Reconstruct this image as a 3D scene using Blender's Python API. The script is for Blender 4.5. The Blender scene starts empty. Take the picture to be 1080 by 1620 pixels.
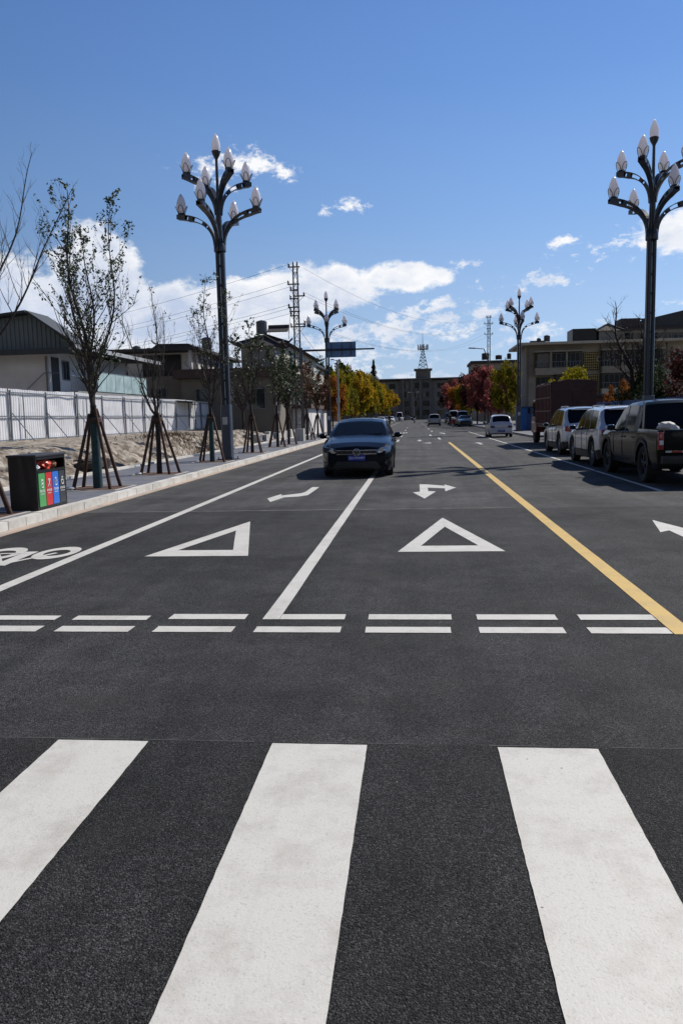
import bpy, bmesh, math, random
from mathutils import Vector, Matrix, Euler, noise
R = math.radians
sc = bpy.context.scene
COL = sc.collection

# ------------------------------------------------------------------ camera
cd = bpy.data.cameras.new('camera'); cam = bpy.data.objects.new('camera', cd); COL.objects.link(cam)
cd.sensor_fit = 'VERTICAL'; cd.sensor_height = 24.0; cd.lens = 24.0 * 1241 / 1620
cd.clip_start = 0.05; cd.clip_end = 6000
p_, y_, r_ = R(6.886), R(5.541), R(-1.313)
fw = Vector((-math.sin(y_) * math.cos(p_), math.cos(y_) * math.cos(p_), -math.sin(p_)))
rt = Vector((math.cos(y_), math.sin(y_), 0)); up = rt.cross(fw)
rt2 = math.cos(r_) * rt + math.sin(r_) * up; up2 = -math.sin(r_) * rt + math.cos(r_) * up
m3 = Matrix((rt2, up2, -fw)).transposed()
cam.matrix_world = Matrix.Translation((0, 0, 1.53)) @ m3.to_4x4()
sc.camera = cam

# ------------------------------------------------------------------ world
SUN = Vector((0.77, 0.73, 1.0)).normalized()
SUN_EL = math.asin(SUN.z); SUN_AZ = math.atan2(SUN.x, SUN.y)
w = bpy.data.worlds.new("World"); sc.world = w; w.use_nodes = True
nt = w.node_tree; N = nt.nodes; Lk = nt.links
bg = N['Background']; bg.inputs['Strength'].default_value = 0.085
sky = N.new('ShaderNodeTexSky'); sky.sky_type = 'NISHITA'; sky.sun_disc = False
sky.sun_elevation = SUN_EL; sky.sun_rotation = SUN_AZ
sky.altitude = 1900; sky.air_density = 1.0; sky.dust_density = 0.7; sky.ozone_density = 2.2
tc = N.new('ShaderNodeTexCoord')
sx = N.new('ShaderNodeSeparateXYZ'); Lk.new(tc.outputs['Generated'], sx.inputs[0])
def mth(op, a, b=None, c=None):
    n = N.new('ShaderNodeMath'); n.operation = op
    for i, v in enumerate((a, b, c)):
        if v is None: continue
        if isinstance(v, (int, float)): n.inputs[i].default_value = v
        else: Lk.new(v, n.inputs[i])
    return n.outputs[0]
U = mth('ARCTAN2', sx.outputs[0], sx.outputs[1])
V = mth('ARCSINE', sx.outputs[2])
cmb = N.new('ShaderNodeCombineXYZ'); Lk.new(U, cmb.inputs[0]); Lk.new(mth('MULTIPLY', V, 1.7), cmb.inputs[1])
def fbm(scale, detail, rough, vec=None, off=0.0, dist=0.0):
    n = N.new('ShaderNodeTexNoise'); n.inputs['Scale'].default_value = scale
    n.inputs['Detail'].default_value = detail; n.inputs['Roughness'].default_value = rough
    n.inputs['Distortion'].default_value = dist
    mp = N.new('ShaderNodeMapping'); mp.inputs['Location'].default_value = (off, off * .37, off * .11)
    Lk.new(vec or cmb.outputs[0], mp.inputs[0]); Lk.new(mp.outputs[0], n.inputs[0])
    return n.outputs['Fac']
n1 = fbm(7.5, 9, .58, off=3.1, dist=.25)
n2 = fbm(26, 7, .6, off=8.7)
n3 = fbm(11, 6, .55, off=5.5)
# cloud centres given as (azimuth, elevation, half width, half height) in radians
CL = [(-.385,.135,.055,.070,1.4),(-.50,.11,.09,.065,1.4),(-.62,.10,.10,.07,1.4),(-.28,.11,.10,.045,1.4),(-.20,.135,.08,.036,1.2),(-.12,.158,.09,.026,1.1),(-.02,.168,.07,.018,1.0),(-.22,.085,.13,.014,.9),(.15,.06,.16,.012,.7),(.38,.12,.10,.012,.6),(-.02,.045,.2,.012,.7),(.055,.175,.04,.012,.6),(-.40,.075,.25,.03,1.0),(.04,.125,.08,.018,.75),(.13,.10,.08,.014,.65),(-.08,.09,.16,.02,.75),(.25,.075,.12,.012,.6),(-.03,.105,.09,.013,.6),(.055,.12,.055,.012,.65),
      (-.222,.296,.052,.022,.66),(-.172,.292,.035,.015,.6),(-.305,.305,.012,.005,.35),(-.085,.252,.026,.013,.5),
      (.34,.195,.075,.030,1.1),(.275,.19,.05,.017,.7),(.20,.178,.05,.018,.55),(.18,.197,.03,.008,.5),(.125,.157,.06,.014,.55),
      (.20,.148,.012,.006,.45),(.10,.05,.5,.022,.45),(-.5,.05,.35,.04,.7),(.48,.16,.10,.03,.8),(-.9,.12,.2,.06,.9),(.9,.15,.2,.05,.6),(-1.5,.2,.3,.1,.9),(2.4,.35,.3,.12,.8),(3.0,.2,.4,.1,.8),(-2.4,.3,.4,.12,.9)]  # clouds beyond the frame are added to reflect on the cars
acc = {True: None, False: None}
for (u0, v0, a, b, s) in CL:
    big = s >= 1.0 or abs(u0) > .8
    du = mth('DIVIDE', mth('SUBTRACT', U, u0), a); dv = mth('DIVIDE', mth('SUBTRACT', V, v0), b)
    q = mth('SUBTRACT', s, mth('MULTIPLY', mth('ADD', mth('MULTIPLY', du, du), mth('MULTIPLY', dv, dv)), .8 if big else .5))
    acc[big] = q if acc[big] is None else mth('MAXIMUM', acc[big], q)
n4 = fbm(70, 6, .65, off=2.2)
dbig = mth('ADD', mth('MULTIPLY_ADD', mth('MAXIMUM', acc[True], -1.3), 1.5, -.02), mth('ADD', mth('MULTIPLY', mth('SUBTRACT', n1, .5), 2.6), mth('ADD', mth('MULTIPLY', mth('SUBTRACT', n2, .5), 3.2), mth('MULTIPLY', mth('SUBTRACT', n4, .5), 1.2))))
dsm = mth('ADD', mth('MULTIPLY_ADD', mth('MAXIMUM', acc[False], -1.3), 1.0, -.25), mth('ADD', mth('MULTIPLY', mth('SUBTRACT', n1, .5), 2.0), mth('ADD', mth('MULTIPLY', mth('SUBTRACT', n2, .5), 4.6), mth('MULTIPLY', mth('SUBTRACT', n4, .5), 2.6))))
dens = mth('MAXIMUM', dbig, dsm)
mr = N.new('ShaderNodeMapRange'); mr.interpolation_type = 'SMOOTHSTEP'; Lk.new(dens, mr.inputs[0])
mr.inputs[1].default_value = -.05; mr.inputs[2].default_value = .95; mr.inputs[3].default_value = 0; mr.inputs[4].default_value = 1
# body shading of the clouds: brighter tops and rims, greyer thick undersides
shade = mth('ADD', mth('MULTIPLY', n3, 1.6), mth('ADD', mth('MULTIPLY', mth('MINIMUM', dens, 2.5), -.20), mth('MULTIPLY_ADD', V, 2.6, -.25)))
ms = N.new('ShaderNodeMapRange'); Lk.new(shade, ms.inputs[0]); ms.inputs[1].default_value = .35; ms.inputs[2].default_value = .95
cc = N.new('ShaderNodeMix'); cc.data_type = 'RGBA'; Lk.new(ms.outputs[0], cc.inputs[0])
cc.inputs[6].default_value = (6.3, 7.3, 9.4, 1); cc.inputs[7].default_value = (11.7, 11.7, 11.8, 1)
grad = N.new('ShaderNodeValToRGB'); Lk.new(mth('DIVIDE', V, math.pi / 2), grad.inputs[0])
for pos, c in ((0, (.52, .67, .88)), (.06, (.42, .60, .88)), (.15, (.235, .43, .80)), (.24, (.14, .30, .68)), (.33, (.095, .22, .56)), (.45, (.055, .13, .34)), (1, (.018, .04, .11))):
    el = grad.color_ramp.elements.new(pos) if pos not in (0, 1) else grad.color_ramp.elements[0 if pos == 0 else -1]
    el.color = (*c, 1)
gs = N.new('ShaderNodeVectorMath'); gs.operation = 'SCALE'; Lk.new(grad.outputs[0], gs.inputs[0]); gs.inputs['Scale'].default_value = 1 / .085
# brighter towards the sun's side
sdn = N.new('ShaderNodeVectorMath'); sdn.operation = 'DOT_PRODUCT'; Lk.new(tc.outputs['Generated'], sdn.inputs[0]); sdn.inputs[1].default_value = SUN
gs2 = N.new('ShaderNodeVectorMath'); gs2.operation = 'SCALE'; Lk.new(gs.outputs[0], gs2.inputs[0]); Lk.new(mth('MULTIPLY_ADD', sdn.outputs['Value'], 1.0, .38), gs2.inputs['Scale'])
tint = N.new('ShaderNodeMix'); tint.data_type = 'RGBA'; tint.inputs[0].default_value = .80
Lk.new(sky.outputs[0], tint.inputs[6]); Lk.new(gs2.outputs[0], tint.inputs[7])
mx = N.new('ShaderNodeMix'); mx.data_type = 'RGBA'
Lk.new(mth('MULTIPLY', mr.outputs[0], .96), mx.inputs[0]); Lk.new(tint.outputs[2], mx.inputs[6]); Lk.new(cc.outputs[2], mx.inputs[7])
Lk.new(mx.outputs[2], bg.inputs['Color'])

sl = bpy.data.lights.new('sun', 'SUN'); sl.energy = 5.0; sl.angle = R(.53); sl.color = (1, .94, .85)
so = bpy.data.objects.new('sun', sl); COL.objects.link(so)
so.rotation_euler = SUN.to_track_quat('Z', 'Y').to_euler(); so.location = (30, 30, 40)
vs = sc.view_settings; vs.view_transform = 'Standard'; vs.look = 'None'; vs.gamma = 1; vs.exposure = 0.0

# ------------------------------------------------------------------ materials
MATS = {}
def mat(name, col, rough=.7, metal=0, var=.12, vs_=2.5, bump=0, bs=40, coat=0, spec=.5, island=0, emit=None, col2=None, world=True, stretch=(1, 1, 1), trans=0):
    if name in MATS: return MATS[name]
    m = bpy.data.materials.new(name); m.use_nodes = True; t = m.node_tree; b = t.nodes['Principled BSDF']
    def nn(k): return t.nodes.new(k)
    b.inputs['Roughness'].default_value = rough; b.inputs['Metallic'].default_value = metal
    b.inputs['Coat Weight'].default_value = coat; b.inputs['Coat Roughness'].default_value = .04
    b.inputs['Specular IOR Level'].default_value = spec
    geo = nn('ShaderNodeNewGeometry'); tcn = nn('ShaderNodeTexCoord')
    mp = nn('ShaderNodeMapping'); mp.inputs['Scale'].default_value = stretch
    t.links.new(geo.outputs['Position'] if world else tcn.outputs['Object'], mp.inputs[0])
    n = nn('ShaderNodeTexNoise'); n.inputs['Scale'].default_value = vs_; n.inputs['Detail'].default_value = 6; n.inputs['Roughness'].default_value = .62
    t.links.new(mp.outputs[0], n.inputs[0])
    mxn = nn('ShaderNodeMix'); mxn.data_type = 'RGBA'
    mr_ = nn('ShaderNodeMapRange'); t.links.new(n.outputs['Fac'], mr_.inputs[0]); mr_.inputs[1].default_value = .3; mr_.inputs[2].default_value = .7
    fac = mr_.outputs[0]
    if island:
        a = nn('ShaderNodeMath'); a.operation = 'MULTIPLY'; a.inputs[1].default_value = island; t.links.new(geo.outputs['Random Per Island'], a.inputs[0])
        c = nn('ShaderNodeMath'); c.operation = 'MULTIPLY_ADD'; c.inputs[1].default_value = 1 - island
        t.links.new(fac, c.inputs[0]); t.links.new(a.outputs[0], c.inputs[2]); fac = c.outputs[0]
    t.links.new(fac, mxn.inputs[0])
    c1 = col2 if col2 else tuple(min(1, x * (1 + var)) for x in col)
    c0 = col if col2 else tuple(x * (1 - var) for x in col)
    mxn.inputs[6].default_value = (*c0, 1); mxn.inputs[7].default_value = (*c1, 1)
    t.links.new(mxn.outputs[2], b.inputs['Base Color'])
    if bump:
        nb = nn('ShaderNodeTexNoise'); nb.inputs['Scale'].default_value = bs; nb.inputs['Detail'].default_value = 5
        t.links.new(mp.outputs[0], nb.inputs[0])
        bp = nn('ShaderNodeBump'); bp.inputs['Strength'].default_value = bump; bp.inputs['Distance'].default_value = .02
        t.links.new(nb.outputs['Fac'], bp.inputs['Height']); t.links.new(bp.outputs[0], b.inputs['Normal'])
    if trans:
        b.inputs['Transmission Weight'].default_value = trans
    if emit:
        b.inputs['Emission Color'].default_value = (*emit, 1); b.inputs['Emission Strength'].default_value = 1
    MATS[name] = m
    return m

def node_mat(name):
    m = bpy.data.materials.new(name); m.use_nodes = True; t = m.node_tree
    b = t.nodes['Principled BSDF']
    MATS[name] = m
    return m, t, b

def asphalt(name, dark, light, patch):
    m, t, b = node_mat(name); nn = t.nodes.new; L = t.links.new
    geo = nn('ShaderNodeNewGeometry')
    def noise_(s, d, r=.6, vec=None):
        n = nn('ShaderNodeTexNoise'); n.inputs['Scale'].default_value = s; n.inputs['Detail'].default_value = d; n.inputs['Roughness'].default_value = r
        L(vec or geo.outputs['Position'], n.inputs[0]); return n
    v = nn('ShaderNodeTexVoronoi'); v.inputs['Scale'].default_value = 165; L(geo.outputs['Position'], v.inputs[0])
    v2 = nn('ShaderNodeTexVoronoi'); v2.inputs['Scale'].default_value = 210; L(geo.outputs['Position'], v2.inputs[0])
    sp = nn('ShaderNodeSeparateColor'); L(v.outputs['Color'], sp.inputs[0])
    pw = nn('ShaderNodeMath'); pw.operation = 'POWER'; L(sp.outputs[0], pw.inputs[0]); pw.inputs[1].default_value = 5.0
    sp2 = nn('ShaderNodeSeparateColor'); L(v2.outputs['Color'], sp2.inputs[0])
    pw2 = nn('ShaderNodeMath'); pw2.operation = 'POWER'; L(sp2.outputs[0], pw2.inputs[0]); pw2.inputs[1].default_value = 7.0
    ad = nn('ShaderNodeMath'); ad.operation = 'MAXIMUM'; L(pw.outputs[0], ad.inputs[0]); L(pw2.outputs[0], ad.inputs[1])
    mx_ = nn('ShaderNodeMix'); mx_.data_type = 'RGBA'; L(ad.outputs[0], mx_.inputs[0])
    mx_.inputs[7].default_value = (*light, 1)
    gap = nn('ShaderNodeMix'); gap.data_type = 'RGBA'; gap.inputs[6].default_value = tuple(x * 1.45 for x in dark) + (1,); gap.inputs[7].default_value = tuple(x * .22 for x in dark) + (1,)
    gr = nn('ShaderNodeMapRange'); L(v.outputs['Distance'], gr.inputs[0]); gr.inputs[1].default_value = .35; gr.inputs[2].default_value = .72; L(gr.outputs[0], gap.inputs[0]); L(gap.outputs[2], mx_.inputs[6])
    # broad patches, tyre streaks along the road, dusty blotches
    big = noise_(.55, 7, .65)
    mpp = nn('ShaderNodeMapping'); mpp.inputs['Scale'].default_value = (2.2, .07, 1); L(geo.outputs['Position'], mpp.inputs[0])
    st = noise_(1.2, 6, .6, mpp.outputs[0])
    mid = noise_(3.5, 8, .7)
    def rng(o, a, b_, c, d):
        r_ = nn('ShaderNodeMapRange'); L(o, r_.inputs[0]); r_.inputs[1].default_value = a; r_.inputs[2].default_value = b_; r_.inputs[3].default_value = c; r_.inputs[4].default_value = d
        return r_.outputs[0]
    f = nn('ShaderNodeMath'); f.operation = 'MULTIPLY'; L(rng(big.outputs['Fac'], .32, .68, .55, 1.5), f.inputs[0]); L(rng(st.outputs['Fac'], .3, .7, .78, 1.24), f.inputs[1])
    f2 = nn('ShaderNodeMath'); f2.operation = 'MULTIPLY'; L(f.outputs[0], f2.inputs[0]); L(rng(mid.outputs['Fac'], .35, .72, .78, 1.3), f2.inputs[1])
    mm = nn('ShaderNodeMix'); mm.data_type = 'RGBA'; mm.blend_type = 'MULTIPLY'; mm.inputs[0].default_value = 1
    cb = nn('ShaderNodeCombineColor'); [L(f2.outputs[0], cb.inputs[i]) for i in range(3)]
    L(mx_.outputs[2], mm.inputs[6]); L(cb.outputs[0], mm.inputs[7])
    dust = nn('ShaderNodeMix'); dust.data_type = 'RGBA'; L(mm.outputs[2], dust.inputs[6]); dust.inputs[7].default_value = (*patch, 1)
    dn = noise_(.9, 10, .72)
    L(rng(dn.outputs['Fac'], .52, .72, 0, .75), dust.inputs[0])
    # hairline cracks, oil drips
    vc = nn('ShaderNodeTexVoronoi'); vc.feature = 'DISTANCE_TO_EDGE'; vc.inputs['Scale'].default_value = .55
    wv = noise_(2.5, 6, .7); mxv = nn('ShaderNodeVectorMath'); mxv.operation = 'MULTIPLY_ADD'; L(wv.outputs['Color'], mxv.inputs[0]); mxv.inputs[1].default_value = (.55, .55, 0); L(geo.outputs['Position'], mxv.inputs[2]); L(mxv.outputs[0], vc.inputs[0])
    cmk = nn('ShaderNodeMath'); cmk.operation = 'MULTIPLY'; L(rng(vc.outputs['Distance'], .0, .006, 1, 0), cmk.inputs[0]); L(rng(noise_(.35, 3, .5).outputs['Fac'], .50, .62, 0, .6), cmk.inputs[1])
    ck = nn('ShaderNodeMix'); ck.data_type = 'RGBA'; L(cmk.outputs[0], ck.inputs[0]); L(dust.outputs[2], ck.inputs[6]); ck.inputs[7].default_value = tuple(x * .3 for x in dark) + (1,)
    vo = nn('ShaderNodeTexVoronoi'); vo.inputs['Scale'].default_value = 1.7; L(mxv.outputs[0], vo.inputs[0])
    od = nn('ShaderNodeMix'); od.data_type = 'RGBA'; L(rng(vo.outputs['Distance'], .02, .09, .6, 0), od.inputs[0]); L(ck.outputs[2], od.inputs[6]); od.inputs[7].default_value = tuple(x * .45 for x in dark) + (1,)
    vl = nn('ShaderNodeTexVoronoi'); vl.inputs['Scale'].default_value = 9; L(geo.outputs['Position'], vl.inputs[0])
    sl_ = nn('ShaderNodeMix'); sl_.data_type = 'RGBA'; L(rng(vl.outputs['Distance'], .02, .042, .9, 0), sl_.inputs[0]); L(od.outputs[2], sl_.inputs[6]); sl_.inputs[7].default_value = (.24, .23, .21, 1)
    L(sl_.outputs[2], b.inputs['Base Color'])
    b.inputs['Roughness'].default_value = .85; b.inputs['Specular IOR Level'].default_value = .22
    inv = nn('ShaderNodeMath'); inv.operation = 'SUBTRACT'; inv.inputs[0].default_value = 1; L(v.outputs['Distance'], inv.inputs[1])
    sm = nn('ShaderNodeMath'); sm.operation = 'MULTIPLY_ADD'; L(v2.outputs['Distance'], sm.inputs[0]); sm.inputs[1].default_value = -.35; L(inv.outputs[0], sm.inputs[2])
    bp = nn('ShaderNodeBump'); bp.inputs['Strength'].default_value = .95; bp.inputs['Distance'].default_value = .005
    L(sm.outputs[0], bp.inputs['Height']); L(bp.outputs[0], b.inputs['Normal'])
    return m
A1 = asphalt('asphalt_fresh', (.0100, .0100, .0103), (.070, .070, .070), (.030, .029, .027))
A2 = asphalt('asphalt_worn', (.046, .046, .0465), (.125, .125, .125), (.066, .063, .058))

def paint(name, col, dirt, wear=.0):
    m, t, b = node_mat(name); nn = t.nodes.new; L = t.links.new
    geo = nn('ShaderNodeNewGeometry')
    def nz(s, d, r=.65):
        n = nn('ShaderNodeTexNoise'); n.inputs['Scale'].default_value = s; n.inputs['Detail'].default_value = d; n.inputs['Roughness'].default_value = r; L(geo.outputs['Position'], n.inputs[0]); return n.outputs['Fac']
    def rng(o, a, b_, c, d):
        r_ = nn('ShaderNodeMapRange'); L(o, r_.inputs[0]); r_.inputs[1].default_value = a; r_.inputs[2].default_value = b_; r_.inputs[3].default_value = c; r_.inputs[4].default_value = d
        return r_.outputs[0]
    m1 = nn('ShaderNodeMix'); m1.data_type = 'RGBA'; L(rng(nz(3.2, 10, .74), .47, .70, 0, .85), m1.inputs[0]); m1.inputs[6].default_value = (*col, 1); m1.inputs[7].default_value = (*dirt, 1)
    mps = nn('ShaderNodeMapping'); mps.inputs['Scale'].default_value = (26, 1.1, 1); L(geo.outputs['Position'], mps.inputs[0])
    ns = nn('ShaderNodeTexNoise'); ns.inputs['Scale'].default_value = 1; ns.inputs['Detail'].default_value = 7; ns.inputs['Roughness'].default_value = .6; L(mps.outputs[0], ns.inputs[0])
    m0 = nn('ShaderNodeMix'); m0.data_type = 'RGBA'; L(rng(ns.outputs['Fac'], .55, .85, 0, .35), m0.inputs[0]); L(m1.outputs[2], m0.inputs[6]); m0.inputs[7].default_value = tuple(x * .75 for x in col) + (1,)
    m1 = m0
    m2 = nn('ShaderNodeMix'); m2.data_type = 'RGBA'; L(rng(nz(95, 3, .6), .56, .72, 0, .6), m2.inputs[0]); L(m1.outputs[2], m2.inputs[6]); m2.inputs[7].default_value = tuple(x * .6 for x in col) + (1,)
    v = nn('ShaderNodeTexVoronoi'); v.inputs['Scale'].default_value = 7; L(geo.outputs['Position'], v.inputs[0])
    m3_ = nn('ShaderNodeMix'); m3_.data_type = 'RGBA'; L(rng(v.outputs['Distance'], .028, .045, .8, 0), m3_.inputs[0]); L(m2.outputs[2], m3_.inputs[6]); m3_.inputs[7].default_value = (.07, .065, .06, 1)
    # asphalt grit showing through worn patches
    g = nn('ShaderNodeMath'); g.operation = 'ADD'; L(nz(220, 2, .5), g.inputs[0]); L(rng(nz(1.3, 6, .6), .3, .8, -.25, .25), g.inputs[1])
    m4 = nn('ShaderNodeMix'); m4.data_type = 'RGBA'; L(rng(g.outputs[0], .66 - wear, .82 - wear, 0, .8), m4.inputs[0]); L(m3_.outputs[2], m4.inputs[6]); m4.inputs[7].default_value = (.10, .10, .10, 1)
    L(m4.outputs[2], b.inputs['Base Color']); b.inputs['Roughness'].default_value = .6
    bp = nn('ShaderNodeBump'); bp.inputs['Strength'].default_value = .35; bp.inputs['Distance'].default_value = .004
    L(nz(120, 3), bp.inputs['Height']); L(bp.outputs[0], b.inputs['Normal'])
    return m
WP = paint('white_road_paint', (.585, .57, .525), (.42, .395, .355))
WPF = paint('white_road_paint_worn', (.50, .50, .49), (.34, .33, .31), .08)
YP = paint('yellow_road_paint', (.60, .40, .10), (.42, .30, .12))

m_pole = mat('dark_blue_metal', (.018, .024, .036), .38, .3, .15, coat=.2)
m_polebase = mat('blue_grey_metal', (.060, .075, .105), .45, .2, .15)
m_bulb = mat('white_bulb', (.88, .87, .92), .12, 0, .05, coat=.6)
m_bark = mat('brown_bark', (.030, .022, .018), .9, 0, .4, 14, .4, 40)
m_twig = mat('grey_twig', (.040, .030, .026), .9, 0, .3, 8)
m_wrapgreen = mat('dark_teal_wrap', (.012, .045, .050), .7, 0, .35, 9, .4, 30)
m_wrapbrown = mat('brown_rope_wrap', (.05, .03, .02), .9, 0, .35, 20, .5, 60)
m_stake = mat('dark_wood_stake', (.055, .027, .018), .85, 0, .45, 12, .4, 30, island=.3)
m_leafd = mat('dark_green_leaf', (.035, .055, .018), .6, 0, .5, 3, island=.6, col2=(.085, .12, .035))
m_black = mat('black_plastic', (.010, .010, .012), .5, 0, .2)
m_binblack = mat('black_bin_panel', (.008, .008, .010), .42, 0, .2, coat=.2)
m_tyre = mat('tyre_rubber', (.018, .018, .018), .85, 0, .2)
m_rim = mat('rim_alloy', (.32, .32, .33), .35, .8, .1)
m_rimdark = mat('rim_dark', (.07, .07, .075), .4, .7, .1)
m_glass = mat('car_glass', (.005, .008, .014), .03, 0, .1, spec=.1)
m_glasslt = mat('car_glass_sky', (.03, .04, .055), .05, 0, .1, spec=.9)
m_chrome = mat('chrome', (.55, .56, .58), .15, 1, .05)
m_red = mat('tail_lamp_red', (.30, .012, .015), .2, 0, .1, coat=.6)
m_white = mat('white_plastic', (.72, .72, .72), .4, 0, .08)
m_lens = mat('headlamp_lens', (.32, .36, .42), .08, .3, .2, coat=1)
m_plate = mat('blue_plate', (.012, .03, .30), .4, 0, .05)
m_conc = mat('pale_concrete', (.42, .41, .38), .85, 0, .18, 3, .3, 60)
m_gutter = mat('orange_grey_mortar', (.26, .23, .20), .9, 0, .2, 2.2, .4, 60, col2=(.42, .32, .25))
m_dark = mat('dark_opening', (.012, .012, .014), .5, 0, .3)
m_win = mat('house_window_glass', (.018, .024, .030), .08, 0, .3, spec=.7)

_t = m_bulb.node_tree; _b = _t.nodes['Principled BSDF']; _tr = _t.nodes.new('ShaderNodeBsdfTranslucent'); _ms = _t.nodes.new('ShaderNodeMixShader'); _ms.inputs[0].default_value = .42
_tr.inputs[0].default_value = (.95, .93, .97, 1); _t.links.new(_b.outputs[0], _ms.inputs[1]); _t.links.new(_tr.outputs[0], _ms.inputs[2]); _t.links.new(_ms.outputs[0], _t.nodes['Material Output'].inputs[0])
def kerb_mat():
    return mat('kerb_stone', (.40, .375, .33), .85, 0, .0, 7, .35, 70, island=.5, col2=(.70, .68, .63))

# ------------------------------------------------------------------ mesh helpers
class MB:
    def __init__(s): s.v = []; s.f = []; s.m = []
    def add(s, vs_, fs, mi=0):
        o = len(s.v); s.v += [tuple(v) for v in vs_]; s.f += [tuple(i + o for i in f) for f in fs]; s.m += [mi] * len(fs)
    def box(s, c, d, rot=None, mi=0, mtx=None, taper=1.0):
        hx, hy, hz = d[0] / 2, d[1] / 2, d[2] / 2
        vs_ = [Vector((x * (taper if z > 0 else 1), y * (taper if z > 0 else 1), z)) for z in (-hz, hz) for y in (-hy, hy) for x in (-hx, hx)]
        M_ = Matrix.Translation(c)
        if rot is not None: M_ = M_ @ Euler(rot).to_matrix().to_4x4()
        if mtx is not None: M_ = mtx @ M_
        s.add([M_ @ v for v in vs_], [(0, 2, 3, 1), (4, 5, 7, 6), (0, 1, 5, 4), (2, 6, 7, 3), (0, 4, 6, 2), (1, 3, 7, 5)], mi)
    def b2(s, x0, x1, y0, y1, z0, z1, mi=0):
        s.box(((x0 + x1) / 2, (y0 + y1) / 2, (z0 + z1) / 2), (abs(x1 - x0), abs(y1 - y0), abs(z1 - z0)), mi=mi)
    def tube(s, pts, rad, n=8, mi=0, cap=True, flat=1.0):
        pts = [Vector(p) for p in pts]; k = len(pts)
        rs = rad if isinstance(rad, (list, tuple)) else [rad] * k
        vs_ = []; prev = None
        for i, p in enumerate(pts):
            d = (pts[min(i + 1, k - 1)] - pts[max(i - 1, 0)])
            if d.length < 1e-9: d = Vector((0, 0, 1))
            d.normalize()
            if prev is None:
                a = d.orthogonal().normalized()
            else:
                a = prev - d * prev.dot(d)
                if a.length < 1e-6: a = d.orthogonal()
                a.normalize()
            prev = a; b = d.cross(a)
            for j in range(n):
                t = 2 * math.pi * j / n; vs_.append(p + (a * math.cos(t) + b * math.sin(t) * flat) * rs[i])
        fs = [(i * n + j, i * n + (j + 1) % n, (i + 1) * n + (j + 1) % n, (i + 1) * n + j) for i in range(k - 1) for j in range(n)]
        if cap: fs += [tuple(range(n - 1, -1, -1)), tuple((k - 1) * n + j for j in range(n))]
        s.add(vs_, fs, mi)
    def lathe(s, prof, n=16, c=(0, 0, 0), axis='z', mi=0):
        vs_ = []; c = Vector(c)
        for (r, z) in prof:
            for j in range(n):
                t = 2 * math.pi * j / n; a, b = r * math.cos(t), r * math.sin(t)
                vs_.append(c + (Vector((a, b, z)) if axis == 'z' else Vector((z, a, b)) if axis == 'x' else Vector((a, z, b))))
        k = len(prof)
        s.add(vs_, [(i * n + j, i * n + (j + 1) % n, (i + 1) * n + (j + 1) % n, (i + 1) * n + j) for i in range(k - 1) for j in range(n)], mi)
    def prism(s, poly, a, b, axis='z', mi=0):
        n = len(poly)
        def P(u, v, w_): return (u, v, w_) if axis == 'z' else (w_, u, v) if axis == 'x' else (u, w_, v)
        vs_ = [P(u, v, a) for u, v in poly] + [P(u, v, b) for u, v in poly]
        s.add(vs_, [tuple(range(n - 1, -1, -1)), tuple(range(n, 2 * n))] + [(i, (i + 1) % n, n + (i + 1) % n, n + i) for i in range(n)], mi)
    def build(s, name, mats, parent=None, smooth=None, tri=False, bevel=0):
        me = bpy.data.meshes.new(name); me.from_pydata(s.v, [], s.f)
        if not isinstance(mats, (list, tuple)): mats = [mats]
        for m in mats: me.materials.append(m)
        me.polygons.foreach_set('material_index', s.m)
        me.update()
        if smooth is not None or bevel:
            bm = bmesh.new(); bm.from_mesh(me)
            if smooth is not None:
                bmesh.ops.remove_doubles(bm, verts=bm.verts, dist=1e-5)
                bmesh.ops.recalc_face_normals(bm, faces=bm.faces)
            if bevel:
                es = [e for e in bm.edges if len(e.link_faces) == 2 and e.calc_face_angle(0) > .6]
                bmesh.ops.bevel(bm, geom=es, offset=bevel, segments=2, affect='EDGES', profile=.5)
            if smooth is not None:
                for f in bm.faces: f.smooth = True
                for e in bm.edges:
                    if len(e.link_faces) == 2 and e.calc_face_angle(0) > R(smooth): e.smooth = False
            bm.to_mesh(me); bm.free()
        o = bpy.data.objects.new(name, me); COL.objects.link(o)
        if parent: o.parent = parent
        return o
def tag(o, label, cat, group=None):
    o['label'] = label; o['category'] = cat
    if group: o['group'] = group
    return o
def thing(name, label, cat, loc=(0, 0, 0), rz=0, group=None):
    o = bpy.data.objects.new(name, None); COL.objects.link(o); o.location = loc; o.rotation_euler = (0, 0, rz)
    o.empty_display_size = .3
    return tag(o, label, cat, group)
def struct(o): o['kind'] = 'structure'; return o
def copy_tree(o, parent=None):
    kids = list(o.children)
    c = o.copy(); COL.objects.link(c); c.parent = parent
    for ch in kids: copy_tree(ch, c)
    return c
def textobj(name, body, size, M_, m, parent, ext=.002, align='CENTER'):
    cu = bpy.data.curves.new(name, 'FONT'); cu.body = body; cu.size = size; cu.extrude = ext; cu.align_x = align; cu.align_y = 'CENTER'
    o = bpy.data.objects.new(name, cu); COL.objects.link(o)
    dg = bpy.context.evaluated_depsgraph_get(); me = bpy.data.meshes.new_from_object(o.evaluated_get(dg))
    bpy.data.objects.remove(o); bpy.data.curves.remove(cu)
    me.transform(M_); me.materials.clear(); me.materials.append(m)
    r = bpy.data.objects.new(name, me); COL.objects.link(r); r.parent = parent
    return r

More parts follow.
